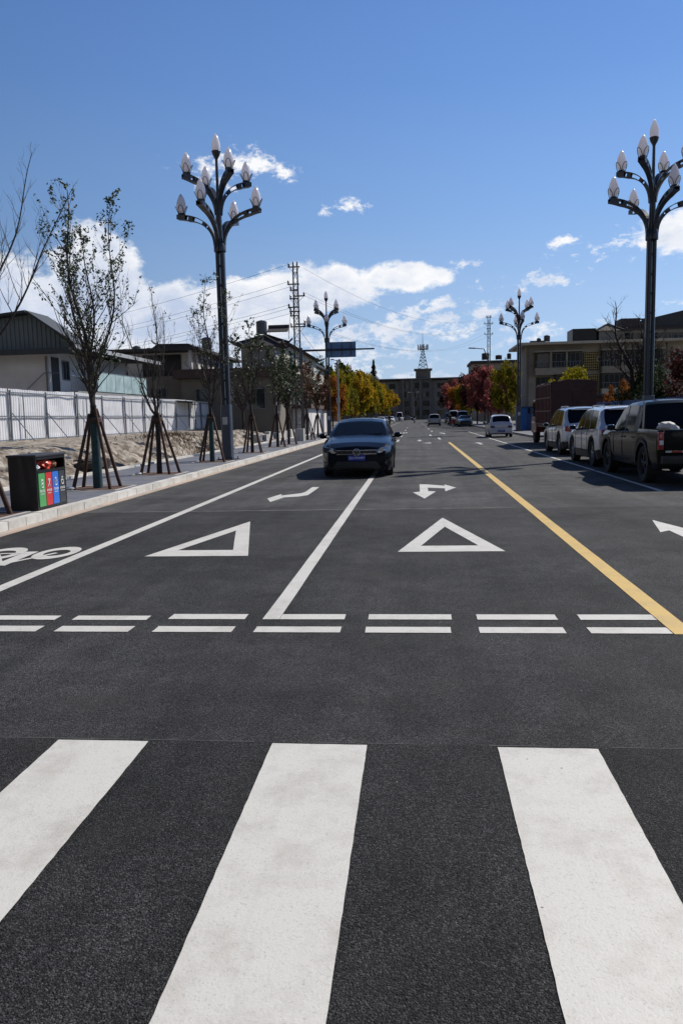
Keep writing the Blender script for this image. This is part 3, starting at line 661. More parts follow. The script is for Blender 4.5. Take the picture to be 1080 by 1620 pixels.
for (x, y, rz, lb) in [(7.9, 28.0, .2, 'tall magnolia-bud street lamp rising behind the dark pickup at the right edge'),
                   (-6.65, 60.3, .1, 'magnolia-bud street lamp behind the road sign arm on the far left pavement'),
                   (7.95, 62.6, .05, 'magnolia-bud street lamp beside the small white hatchback on the right pavement')]:
    c = copy_tree(lamp); c.location = (x, y, .135 if x > 0 else .148); c.rotation_euler = (0, 0, rz); c['label'] = lb

# ------------------------------------------------------------------ young staked trees
def grow(tw, lf, p, d, L_, r, depth, rng, leafp, upb=.25, spread=.5, nseg=4, leafsize=.07, drop=.55):
    pts = [p.copy()]; rs = [r]; q = p.copy(); dd = d.copy()
    for i in range(nseg):
        dd = (dd + Vector((rng.uniform(-.13, .13), rng.uniform(-.13, .13), rng.uniform(-.05, .1) + upb * .25))).normalized()
        q = q + dd * (L_ / nseg); pts.append(q.copy()); rs.append(r * (1 - .55 * (i + 1) / nseg))
    tw.tube(pts, rs, 7 if r > .03 else 5 if r > .01 else 4, cap=False)
    if depth == 0 or depth == 1:
        k = rng.random()
        if k < leafp:
            for _ in range(rng.randint(3, 8)):
                b = pts[rng.randint(1, nseg)] + Vector((rng.uniform(-.05, .05), rng.uniform(-.05, .05), rng.uniform(-.05, .05)))
                leaf(lf, b, leafsize * rng.uniform(.7, 1.4), rng)
    if depth > 0:
        n = rng.choice((3, 3, 4)) if depth > 1 else rng.choice((3, 4))
        for i in range(n):
            t = rng.uniform(.18, .95) if i else 1.0
            idx = min(nseg, max(1, int(round(t * nseg))))
            base = pts[idx]
            ax = Vector((rng.uniform(-1, 1), rng.uniform(-1, 1), 0)).normalized()
            nd = (dd + ax * spread * rng.uniform(.6, 1.2) + Vector((0, 0, upb))).normalized()
            grow(tw, lf, base, nd, L_ * rng.uniform(drop, drop + .25), rs[idx] * rng.uniform(.6, .85), depth - 1, rng, leafp, upb, spread, max(3, nseg - 1), leafsize, drop)
def leaf(lf, c, s, rng):
    a = Vector((rng.uniform(-1, 1), rng.uniform(-1, 1), rng.uniform(-1, .4))).normalized(); b = a.orthogonal().normalized()
    b = (b * math.cos(1) + a.cross(b) * rng.uniform(-1, 1)).normalized()
    lf.add([c, c + a * s * .5 + b * s * .28, c + a * s, c + a * s * .5 - b * s * .28], [(0, 1, 2, 3)])
def stakes(x, y, lb, seed, n=4, top=1.55):
    rg = random.Random(seed)
    st = thing('tree_stakes', lb, 'tree support', (x, y, .15), group='wooden tree supports')
    for k in range(n):
        a = math.pi / 4 + k * math.pi / 2 + rg.uniform(-.25, .25); br = rg.uniform(.5, .6)
        bx = math.cos(a) * br; by = math.sin(a) * br; tx, ty = math.cos(a) * .11, math.sin(a) * .11
        ex = 1 + rg.uniform(.02, .12)
        g = MB(); g.tube([(bx, by, -.03), (bx + (tx - bx) * ex, by + (ty - by) * ex, top * ex)], [.042, .033], 8); g.build('pole', m_stake, st, smooth=50)
    g = MB(); g.lathe([(.11, 0), (.15, .02), (.15, .09), (.11, .11)], 12, (0, 0, top - .12)); g.build('binding', m_wrapbrown, st, smooth=50)
    return st
def young_tree(x, y, H, fork, seed, lb, leafp, nl=3, spread=.45, lean=(0, 0), wrap=None, tr=.07, cat='tree', upb=.32, depth=3, leafsize=.075, nm='young_tree', crown_r=0):
    rg = random.Random(seed)
    tr_ = thing(nm, lb, cat, (x, y, .15), group='young street trees with wooden supports')
    tk = MB(); tk.tube([(0, 0, -.05), (.01, .01, fork * .5), (lean[0] * .1, lean[1] * .1, fork)], [tr * 1.2, tr, tr * .92], 12, cap=False)
    tw = MB(); lf = MB(); U_ = rg.uniform
    def twig(p, d, L_, r, lvl, hfrac):
        pts = [p.copy()]; q = p.copy(); dd = d.copy(); n = 5 if lvl == 1 else 3
        for i in range(n):
            dd = (dd + Vector((U_(-.16, .16), U_(-.16, .16), U_(0, .22)))).normalized(); q = q + dd * L_ / n; pts.append(q.copy())
        tw.tube(pts, [r * (1 - .75 * i / n) for i in range(n + 1)], 5 if r > .008 else 3, cap=False)
        if lvl < depth:
            for _ in range(rg.randint(2, 4) if lvl == 1 else rg.randint(1, 3)):
                b0 = pts[rg.randint(1, n)]; a = U_(0, 6.28)
                twig(b0, (dd + Vector((math.cos(a), math.sin(a), .25)) * U_(.5, .9)).normalized(), L_ * U_(.35, .6), r * .55, lvl + 1, hfrac)
        if leafp and rg.random() < leafp * (.35 + .9 * hfrac):
            for _ in range(rg.randint(3, 7)):
                leaf(lf, pts[rg.randint(1, n)] + Vector((U_(-.03, .03), U_(-.03, .03), U_(-.03, .03))), leafsize * U_(.6, 1.3), rg)
    for i in range(nl):
        a = i * 2 * math.pi / nl + U_(-.5, .5) + seed
        k_ = spread * (.25 if i == 0 else U_(.6, 1.1)); Hl = (H - fork) * (1.0 if i == 0 else U_(.66, .97)); n = 14
        q = Vector((lean[0] * .1, lean[1] * .1, fork - .10)); pts = [q.copy()]; w1, w2 = U_(0, 6.28), U_(0, 6.28)
        for j in range(n):
            t = j / n; out = k_ * (1.15 - .95 * t)
            d = Vector((math.cos(a) * out + lean[0] + .16 * math.sin(w1 + t * 9), math.sin(a) * out + lean[1] + .16 * math.sin(w2 + t * 8), 1))
            q = q + d * (Hl / n); pts.append(q.copy())
        r0 = tr * (.74 if i == 0 else U_(.45, .66))
        rs = [r0 * (1 - .9 * (j / n) ** .85) + .003 for j in range(n + 1)]
        tw.tube(pts, rs, 7, cap=False)
        az = U_(0, 6.28)
        for j in range(1, n + 1):
            for _ in range(rg.choice((1, 2, 2))):
                az += 2.4 + U_(-.5, .5); t = j / n
                d = Vector((math.cos(az) + .3 * math.cos(a), math.sin(az) + .3 * math.sin(a), U_(.9, 1.6))).normalized()
                twig(pts[j], d, (1.15 * (1 - t) ** .7 + .28) * U_(.5, 1.15) * (H - fork) / 4.4, max(.004, rs[j] * .5), 1, t)
    zs_ = sorted(v[2] for v in tw.v); kz = (H - fork) / (zs_[-10] - fork)
    rr_ = sorted(math.hypot(v[0], v[1]) for v in tw.v); kr = (crown_r / rr_[int(len(rr_) * .985)]) if crown_r else 1
    def fit(v):
        t_ = max(0, min(1, (v[2] - fork) / .35)); k_ = 1 + (kr - 1) * t_
        return (v[0] * k_, v[1] * k_, fork + (v[2] - fork) * kz if v[2] > fork else v[2])
    tw.v = [fit(v) for v in tw.v]; lf.v = [fit(v) for v in lf.v]
    tk.build('trunk', m_bark, tr_, smooth=60)
    tw.build('branches', m_twig, tr_)
    if lf.v: lf.build('leaves', m_leafd, tr_)
    if wrap:
        g = MB(); g.lathe([(tr * 1.25 + .012, 0), (tr * 1.2 + .012, .4), (tr * 1.1 + .012, .8), (tr * 1.08 + .012, 1.5)], 14); g.build('trunk_wrap', wrap, tr_, smooth=60)
    return tr_
TL = [
 (0, 5.8, 2.1, 21, 'bare young tree at the left edge nearest the camera, twigs reaching over the bin', 0, 3, .55, (.28, .30), None),
 (1, 6.25, 1.75, 4, 'leafy young tree with dark teal trunk wrap right of the litter bin', 1.0, 4, .38, (-.03, 0), m_wrapgreen),
 (2, 4.9, 1.6, 12, 'bare forked young tree right of the teal-wrapped tree, with thin leafless twigs', 0.03, 3, .48, (0, 0), None),
 (3, 6.1, 1.8, 23, 'thin young tree with few leaves just left of the nearest left street lamp', .5, 3, .30, (0, 0), m_wrapgreen),
 (4, 5.5, 2.0, 14, 'sparse young tree just right of the nearest left street lamp', .25, 3, .36, (0, 0), None),
 (5, 4.9, 1.9, 35, 'small leafy young tree left of a like one before the lattice power pole', .5, 3, .4, (0, 0), None),
 (6, 4.6, 1.9, 46, 'small leafy young tree right of a like one, close before the lattice power pole', .5, 3, .4, (0, 0), None),
 (7, 5.0, 1.9, 57, 'reddish young tree just right of the lattice power pole', .5, 3, .4, (0, 0), None),
 (8, 4.6, 1.9, 68, 'last young tree of the left pavement beside the second street lamp', .9, 3, .4, (0, 0), None)]
m_leafr = mat('russet_leaf', (.12, .04, .02), .6, 0, .3, 3, island=.6, col2=(.2, .10, .03))
LS = ['dark wooden stakes at the left edge beside the litter bin', 'dark wooden stakes around the teal-wrapped tree', 'dark wooden stakes around the bare forked tree', 'dark wooden stakes against the nearest left street lamp',
      'dark wooden stakes just beyond the nearest left street lamp', 'dark wooden stakes around the left one of two close leafy trees', 'dark wooden stakes around the right one of two close leafy trees by the lattice pole', 'dark wooden stakes right of the lattice power pole', 'dark wooden stakes beside the second left street lamp']
for (i, H, fk, sd, lb, lp, nl, sp, ln_, wr) in TL:
    x, y = TREES[i]
    t_ = young_tree(x, y, H, fk, sd, lb, lp, nl, sp, ln_, wr, tr=.04 if i == 0 else .072 if i == 1 else .062, depth=3, leafsize=.068 if i < 4 else .12, crown_r=[1.65, 1.2, .95, 1.0, .9, .9, .9, .9, .9][i])
    if i >= 7:
        for ch in t_.children:
            if ch.name.startswith('leaves'): ch.data.materials[0] = m_leafr
    stakes(x, y, LS[i], 100 + i, top=1.5)
    if i in (1, 2, 3, 4):
        o = bagmesh('plastic_litter', (x - .42, y - .45, .19), (.09, .07, .035), m_white, seed=i); tag(o, ['', 'white crumpled scrap at the foot of the teal-wrapped tree', 'white scrap at the foot of the bare forked tree', 'white scrap at the foot of the tree left of the street lamp', 'white scrap at the foot of the tree just beyond the street lamp'][i], 'litter', 'white scraps in the tree pits')
m_wf = mat('dull_window_frame', (.13, .13, .13), .5)
# ------------------------------------------------------------------ vehicles
def lerp(a, b, t): return a + (b - a) * t
def interp(prof, y):
    if y <= prof[0][0]: return prof[0][1]
    for (a, za), (b, zb) in zip(prof, prof[1:]):
        if y <= b: return lerp(za, zb, (y - a) / (b - a)) if b > a else zb
    return prof[-1][1]
m_under = mat('car_underside', (.008, .008, .008), .9)
def vehicle(name, label, cat, loc, rz, L_, W_, prof, ws, rw, belt, wheels, wr, paintm, clear=.2, tumble=.30, side=None, pillars=(), glass=None, group=None, bed=None, rollL=.45, rollR=.3, round_top=.035, noserake=0.0, mirror_y=None, mirrorm=None, rimm=None, tw=.22, cladding=None, edge=.10, roofm=None):
    """local y: front at y=0 growing to the rear; prof = side silhouette (y, z); ws / rw = y ranges of windscreen / rear window"""
    glass = glass or m_glass; hw = W_ / 2
    v = thing(name, label, cat, loc, rz, group)
    ys = set([0, L_]); 
    for (a, _) in prof: ys.add(a)
    for yc in wheels:
        for k in range(-9, 10): ys.add(round(yc + (wr + .06) * math.sin(k * math.pi / 18), 4))
    for a in pillars: ys.add(a[0]); ys.add(a[1])
    k = 0
    while k * .12 < L_: ys.add(round(k * .12, 3)); k += 1
    for q in (.03, .07, .12, .2, .3): ys.add(q); ys.add(L_ - q)
    if bed: ys |= {bed[0], bed[0] + .001, bed[1], bed[1] - .001}
    ys = sorted(y for y in ys if 0 <= y <= L_)
    cl = [ys[0]]
    for y in ys[1:]:
        if y - cl[-1] > .0009: cl.append(y)
    ys = cl
    def sec(y):
        zt = interp(prof, y); zs = min(interp(belt, y), zt - .05)
        zb = clear
        if y < .25: zb += .05 * (1 - y / .25)
        if L_ - y < .3: zb += .08 * (1 - (L_ - y) / .3)
        Ra = wr + .06
        for yc in wheels:
            d = abs(y - yc)
            if d < Ra: zb = max(zb, wr + math.sqrt(Ra * Ra - d * d))
        wv = hw
        if y < rollL: wv -= .20 * ((rollL - y) / rollL) ** 2.4
        if L_ - y < rollR: wv -= .10 * ((rollR - (L_ - y)) / rollR) ** 2.2
        cab = zt - zs
        if bed and bed[0] < y < bed[1]:
            pts = [(wv - .06, zb), (wv - .01, lerp(zb, zs, .3)), (wv, lerp(zb, zs, .75)), (wv - .02, zt - .04), (wv - .035, zt), (wv - .10, zt), (wv - .11, zt - .42), (0, zt - .42)]
        else:
            f = max(0, min(1, (cab - .06) / .35))
            xg = wv - .055; xr = wv - .075 - tumble * max(0, zt - .07 - zs)
            zg = max(zs + .012, zt - .075)
            p4 = (xg, zs + .01); p5 = (lerp(wv - .12, xr, f), lerp(zt - .025, zg, f)); p6 = (p5[0] - edge, zt - .005)
            pts = [(wv - .06, zb), (wv - .01, lerp(zb, zs, .3)), (wv, lerp(zb, zs, .75)), (wv - .02, zs), p4, p5, p6, (0, zt + round_top)]
            pts.insert(7, (p6[0] * .5, zt + round_top * .72))
            return pts, cab
        pts.insert(7, (pts[6][0] * .5, pts[6][1]))
        return pts, 0
    S = [sec(y) for y in ys]
    parts = {}
    def put(k, quad):
        parts.setdefault(k, []).append(quad)
    side = side or (ws[0], rw[1])
    for i in range(len(ys) - 1):
        ym = (ys[i] + ys[i + 1]) / 2; (A, ca), (B, cb) = S[i], S[i + 1]; cab = (ca + cb) / 2
        for j in range(8):
            key = 'body'
            if cladding and j == 0: key = 'cladding'
            if cab > .11 and j == 4 and side[0] < ym < side[1] and any(a < ym < b_ for a, b_ in (pillars[:-1] if not bed else pillars)): key = 'pillar%d' % [q_ for q_, (a, b_) in enumerate(pillars) if a < ym < b_][0]
            if cab > .11 and j == 3 and side[0] - .1 < ym < side[1] + .1: key = 'window_trim'
            if cab > .11 and j in (4,) and side[0] < ym < side[1] and not any(a < ym < b_ for a, b_ in pillars) and not (bed and bed[0] < ym < bed[1]): key = 'side_window'
            if j in (6, 7) and ws[0] < ym < ws[1]: key = 'windscreen'
            elif j in (6, 7) and rw[0] < ym < rw[1]: key = 'rear_window'
            elif roofm and j in (5, 6, 7) and ws[1] <= ym <= rw[0]: key = 'roof'
            for s in (1, -1):
                q = [(s * A[j][0], ys[i], A[j][1]), (s * A[j + 1][0], ys[i], A[j + 1][1]), (s * B[j + 1][0], ys[i + 1], B[j + 1][1]), (s * B[j][0], ys[i + 1], B[j][1])]
                if s < 0: q.reverse()
                put(key + ('' if not key.startswith(('side_window', 'pillar', 'window_trim')) else ('L' if s > 0 else 'R')), q)
        # inner floor pan, so that the shell is closed underneath
        zf = clear + .10
        put('underside', [(-A[0][0], ys[i], A[0][1]), (-B[0][0], ys[i + 1], B[0][1]), (B[0][0], ys[i + 1], B[0][1]), (A[0][0], ys[i], A[0][1])])
    for (idx, fl) in ((0, 1), (-1, 0)):
        P_ = S[idx][0]; y = ys[idx]
        for j in range(8):
            q = [(P_[j][0], y, P_[j][1]), (P_[j + 1][0], y, P_[j + 1][1]), (-P_[j + 1][0], y, P_[j + 1][1]), (-P_[j][0], y, P_[j][1])]
            if j == 7: q = q[:2] + q[3:]
            if not fl: q.reverse()
            put('body', q)
    sg_ = mat('side_window_glass', (.010, .013, .018), .06, 0, .1, spec=.10)
    mm = {'body': paintm, 'side_windowL': sg_, 'side_windowR': sg_, 'windscreen': glass, 'rear_window': glass, 'underside': m_under, 'cladding': cladding, 'roof': roofm, 'pillar': m_black, 'window_trim': m_black}
    for k_, quads in parts.items():
        g = MB()
        for q in quads: g.add(q, [tuple(range(len(q)))])
        nm = next((q_ for q_ in ('side_window', 'pillar', 'window_trim') if k_.startswith(q_)), k_)
        # nose rake: push the upper nose back
        if noserake: g.v = [(x, y + (noserake * max(0, z - .45) * max(0, 1 - y / .9) if y < .9 else 0), z) for (x, y, z) in g.v]
        g.v = [(x, y - L_ / 2, z) for (x, y, z) in g.v]
        g.build(nm, mm.get(k_) or m_black, v, smooth=32)
    # door seams and handles on the flanks
    for yq in [side[0] + .12] + [p0 for p0, p1 in pillars if p0 < side[1] - .5] + ([] if bed else [side[1] - .45]):
        if any(abs(yq - yc) < wr + .05 for yc in wheels): zlo = wr * 2 + .12
        else: zlo = clear + .12
        zh = min(interp(belt, yq), interp(prof, yq) - .05)
        for s in (1, -1):
            g = MB(); za = clear + (zh - clear) * .3
            g.tube([(s * (hw - .004), yq - L_ / 2, zlo + .05), (s * (hw + .001), yq - L_ / 2, clear + (zh - clear) * .75), (s * (hw - .019), yq - L_ / 2, zh)], .006, 4); g.build('door_seam', m_black, v)
    for p0, p1 in pillars[:2]:
        if p0 < side[1] - .3:
            for s in (1, -1):
                g = MB(); g.box((s * (hw + .004), p0 - .14 - L_ / 2, interp(belt, p0) - .12), (.03, .19, .028)); g.build('door_handle', paintm, v, bevel=.006)
    # wheels
    for yc in wheels:
        for s in (1, -1):
            g = MB(); xo = s * (hw - .03 - tw / 2)
            pr = [(wr * .60, -tw * .42), (wr * .66, -tw / 2), (wr * .93, -tw / 2), (wr, -tw * .38), (wr, tw * .38), (wr * .93, tw / 2), (wr * .66, tw / 2), (wr * .60, tw * .42)]
            g.lathe(pr, 28, (xo, yc - L_ / 2, wr), 'x')
            wo = g.build('wheel', m_tyre, v, smooth=40)
            g = MB(); xf = xo + s * tw * .36; cy_ = yc - L_ / 2
            g.lathe([(wr * .61, -.02 * s), (wr * .64, .01 * s), (wr * .56, .012 * s), (wr * .53, -.05 * s)], 28, (xf, cy_, wr), 'x')
            g.lathe([(.002, .008 * s), (wr * .13, .008 * s), (wr * .15, -.03 * s)], 12, (xf, cy_, wr), 'x')
            for q in range(5):
                a = q * 2 * math.pi / 5 + .3; c_, s_ = math.cos(a), math.sin(a)
                for off in (-.06, .06):
                    a2 = a + off * 2.2; g.tube([(xf, cy_ + .10 * wr * c_, wr + .10 * wr * s_), (xf - s * .005, cy_ + wr * .57 * math.cos(a2), wr + wr * .57 * math.sin(a2))], [.018, .022], 5, flat=.8)
            g.build('rim', rimm or m_rim, wo, smooth=40)
            g = MB(); g.lathe([(.002, -.07 * s), (wr * .55, -.07 * s)], 20, (xf, cy_, wr), 'x'); g.build('brake_disc', m_black, wo)
    if mirror_y is not None:
        zs = interp(belt, mirror_y)
        for s in (1, -1):
            bm = bmesh.new(); bmesh.ops.create_icosphere(bm, subdivisions=3, radius=1)
            for q in bm.verts:
                x_, y2, z2 = q.co; y2 = max(y2, -1); 
                q.co = Vector((s * (hw + .10) + x_ * .115, mirror_y - L_ / 2 + (min(y2, .35)) * .10, zs + .09 + z2 * .075 * (1 - .15 * x_ * s)))
            me = bpy.data.meshes.new('mirror'); bm.to_mesh(me); bm.free(); me.materials.append(mirrorm or paintm)
            for f in me.polygons: f.use_smooth = True
            mo = bpy.data.objects.new('mirror', me); COL.objects.link(mo); mo.parent = v
            g = MB(); g.tube([(s * (hw - .10), mirror_y - L_ / 2 + .02, zs + .015), (s * (hw + .03), mirror_y - L_ / 2 + .01, zs + .05)], .022, 6); g.build('stalk', m_black, mo)
            if True:
                g = MB(); g.box((s * (hw + .10), mirror_y - L_ / 2 + .038, zs + .09), (.16, .006, .10)); g.build('mirror_glass', m_glasslt, mo)
    return v
def carpaint(name, c, metal=.35, rough=.32): return mat(name, c, rough, metal, .04, 3, coat=.9, spec=.35)
def panel(parent, name, poly, y0, y1, m, bevel=.004, label=None):
    """poly in (x, z), extruded along local y"""
    g = MB(); g.prism(poly, y0, y1, 'y'); o = g.build(name, m, parent, smooth=35, bevel=bevel)
    if label: o['label'] = label
    return o
def rbox(x0, x1, z0, z1): return [(x0, z0), (x1, z0), (x1, z1), (x0, z1)]
def plate(v, y, z, chars, cm=None, s=-1, w_=.44, h_=.14):
    p = panel(v, 'number_plate', rbox(-w_/2, w_/2, z - h_/2, z + h_/2), y - .006, y + .006, cm or m_plate, .003)
    M_ = Matrix.Translation((0, y + s * .0085, z)) @ (Matrix.Rotation(R(90), 4, 'X') if s < 0 else Matrix.Rotation(R(180), 4, 'Z') @ Matrix.Rotation(R(90), 4, 'X'))
    textobj('plate_lettering', chars, .078, M_, m_wl, p, .001)

p_black = mat('black_blue_paint', (.003, .004, .007), .2, 0, .04, 3, coat=.22, spec=.15)
sed = vehicle('sedan', 'black sedan facing the camera with blue number plate in the left lane', 'car', (-1.53, 22.15, 0), .012, 4.85, 1.86,
    [(0, .70), (.05, .76), (.35, .86), (1.25, 1.0), (1.42, 1.02), (2.15, 1.38), (2.45, 1.45), (3.0, 1.465), (3.45, 1.42), (4.30, 1.13), (4.5, 1.10), (4.80, 1.05), (4.85, 1.0)],
    (1.42, 2.2), (3.4, 4.3), [(0, .66), (.5, .78), (1.4, .93), (4.3, 1.02), (4.85, .98)], (.92, 3.72), .33, p_black, .17, .42,
    side=(1.5, 4.2), pillars=((2.62, 2.70), (3.62, 3.70)), mirror_y=1.72, round_top=.035, noserake=.22, rollL=.75)
F = -4.85 / 2
for s in (-1, 1):
    hl = MB()
    P4 = [(.44, .655), (.60, .745), (.845, .79), (.865, .735), (.84, .645), (.56, .625)]
    ydep = lambda x: F - .02 + .15 * max(0, (x - .42) / .44) ** 2 
    fr = [(s * x, ydep(x) + (z - .62) * .30, z) for x, z in P4]; bk_ = [(s * x, ydep(x) + .16 + (z - .62) * .3, z) for x, z in P4]
    n = len(P4); hl.add(fr + bk_, [tuple(range(n)), tuple(range(2 * n - 1, n - 1, -1))] + [(i, (i + 1) % n, n + (i + 1) % n, n + i) for i in range(n)])
    o = hl.build('headlight', m_lens if s > 0 else mat('headlamp_shaded', (.05, .06, .08), .1, .2, .2, coat=1), sed, smooth=25, bevel=.006)  # one lens of the pair is coloured darker, shade put into its colour
    g = MB(); g.lathe([(.002, .0), (.05, .0), (.055, .02), (.05, .03)], 14, (s * .63, ydep(.63) + .005, .69), 'y'); g.build('lamp_projector', m_chrome, o, smooth=40)
    panel(sed, 'fog_light', [(s * .60, .345), (s * .74, .35), (s * .735, .395), (s * .63, .39)], F + .008, F + .14, mat('fog_chrome', (.35, .36, .38), .25, .9, .1), .006)
    panel(sed, 'fog_vent', [(s * .54, .30), (s * .76, .31), (s * .75, .43), (s * .60, .42)], F + .02, F + .15, m_black, .006)
panel(sed, 'grille', [(-.52, .565), (.52, .565), (.50, .70), (-.50, .70)], F - .004, F + .14, m_black, .004)
for z in (.60, .632, .664, .694): panel(sed, 'grille_bar', rbox(-.50, .50, z - .006, z + .006), F - .012, F + .0, m_chrome if z > .69 or z < .61 else mat('grille_bar_dark', (.07, .07, .08), .25, .8), .002)
panel(sed, 'lower_grille', [(-.62, .25), (.62, .25), (.50, .42), (-.50, .42)], F - .004, F + .1, m_black, .004)
panel(sed, 'bumper_lip', [(-.70, .20), (.70, .20), (.72, .245), (-.72, .245)], F + .02, F + .2, m_black, .01)
bd = MB(); bd.tube([(.085 * math.cos(t * math.pi / 12), F - .022, .645 + .085 * math.sin(t * math.pi / 12)) for t in range(25)], .010, 6, cap=False)
yb = F - .022
bd.tube([(-.032, yb, .722), (-.008, yb, .662), (.008, yb, .662), (.032, yb, .722)], .008, 5); bd.tube([(-.075, yb, .672), (-.030, yb, .570), (0, yb, .640), (.030, yb, .570), (.075, yb, .672)], .008, 5)
bd.build('emblem', m_chrome, sed)
plate(sed, F - .018, .50, '云D·0W497')
for s in (-1, 1):
    g = MB(); g.tube([(s * .06 - .3 * (s < 0), F + 1.40, 1.035), (s * .06 - .3 * (s < 0) + .55, F + 1.50, 1.085)], .009, 5); g.build('wiper', m_black, sed)

# parked pickup (rear towards the camera)
p_pick = mat('dark_green_black_paint', (.006, .008, .008), .25, 0, .04, 3, coat=.12, spec=.15)
pk = vehicle('pickup_truck', 'dark double-cab pickup with open bed parked nearest the camera on the right', 'pickup truck', (5.68, 18.75, 0), math.pi, 5.25, 1.86,
    [(0, .92), (.08, 1.0), (.3, 1.06), (1.25, 1.15), (1.45, 1.18), (2.05, 1.62), (2.35, 1.71), (3.05, 1.74), (3.50, 1.71), (3.60, 1.65), (3.72, 1.14), (5.25, 1.13)],
    (1.45, 2.1), (3.58, 3.72), [(0, .90), (1.4, 1.04), (3.72, 1.08), (5.25, 1.08)], (.98, 4.12), .40, p_pick, .34, .17,
    side=(1.6, 3.5), pillars=((2.52, 2.62), (3.30, 3.5)), glass=m_glass, bed=(3.76, 5.20), mirror_y=1.85, mirrorm=m_chrome, rimm=m_rimdark, tw=.25, rollR=.08)
B = 5.25 / 2
panel(pk, 'tailgate', rbox(-.80, .80, .66, 1.135), B - .0, B + .035, p_pick, .012)
panel(pk, 'tailgate_handle', rbox(-.10, .10, .96, 1.03), B + .036, B + .052, m_black, .005)
panel(pk, 'reflective_strip', rbox(-.78, .78, .685, .725), B + .036, B + .040, mat('white_reflector', (.62, .62, .60), .4), .001)
for x in (-.56, -.19, .19, .56): panel(pk, 'red_reflector', rbox(x - .1, x + .1, .684, .726), B + .0405, B + .043, m_red, .001)
for s in (-1, 1):
    panel(pk, 'tail_light', rbox(s * .81, s * .915, .74, 1.09), B - .10, B + .03, m_red, .012)
    panel(pk, 'reversing_light', rbox(s * .825, s * .90, .84, .93), B + .031, B + .036, m_white, .003)
panel(pk, 'rear_bumper', rbox(-.86, .86, .46, .63), B - .05, B + .16, mat('dark_bumper', (.02, .02, .022), .5), .02)
plate(pk, B + .165, .555, '云D·A1', s=1, w_=.40) if False else None
pp = panel(pk, 'number_plate', rbox(-.22, .22, .80, .94), B + .036, B + .045, m_plate, .003)
textobj('plate_lettering', '云D·K276', .078, Matrix.Translation((0, B + .047, .87)) @ Matrix.Rotation(R(180), 4, 'Z') @ Matrix.Rotation(R(90), 4, 'X'), m_wl, pp, .001)
g = MB()
for s in (-1, 1): g.tube([(s * .82, B - 1.42, 1.13), (s * .80, B - 1.44, 1.72)], .022, 8)
g.build('roll_bar', mat('grey_steel', (.30, .31, .33), .35, .7), pk, smooth=50)
for s in (-1, 1): panel(pk, 'mudflap', rbox(s * .64, s * .88, .22, .55), 4.62 - 5.25 / 2, 4.635 - 5.25 / 2, m_black, .002)
for s in (-1, 1):
    for (a, c_) in ((.98, 0), (4.12, 0)):
        g = MB(); n = 16
        for k in range(n):
            t0, t1 = math.pi * k / n, math.pi * (k + 1) / n; r1, r2 = .455, .52
            q = [(s * .932, a - B + rr * math.cos(t), .40 + rr * math.sin(t)) for rr, t in ((r1, t0), (r2, t0), (r2, t1), (r1, t1))]; q2 = [(s * .90, y_, z_) for _, y_, z_ in q]
            g.add(q + q2, [(0, 1, 2, 3), (7, 6, 5, 4), (0, 4, 5, 1), (1, 5, 6, 2), (2, 6, 7, 3), (3, 7, 4, 0)])
        g.build('wheel_arch_trim', m_black, pk)
for yy in (1.5, 2.57, 3.45):
    for s in (-1, 1):
        if yy > 1.6: 
            g = MB(); g.box((s * .935, yy - B - .02 + .15 * (yy < 3), .95), (.02, .16, .03)); g.build('door_handle', m_black, pk)
# white cargo sack on the bed
o = bagmesh('cargo_sack', (5.22, 17.0, 1.14), (.20, .28, .14), mat('white_sack', (.62, .60, .56), .7, 0, .12), seed=3); [setattr(f_, 'use_smooth', True) for f_ in o.data.polygons]; tag(o, 'bulging white sack lying in the bed of the dark pickup', 'sack')
o.rotation_euler = (0, .25, 0)
o = bagmesh('tool_bag', (6.15, 17.2, 1.02), (.26, .3, .14), mat('grey_canvas', (.09, .09, .09), .8), seed=9); tag(o, 'dark lumpy load in the pickup bed beside the white sack', 'bag')

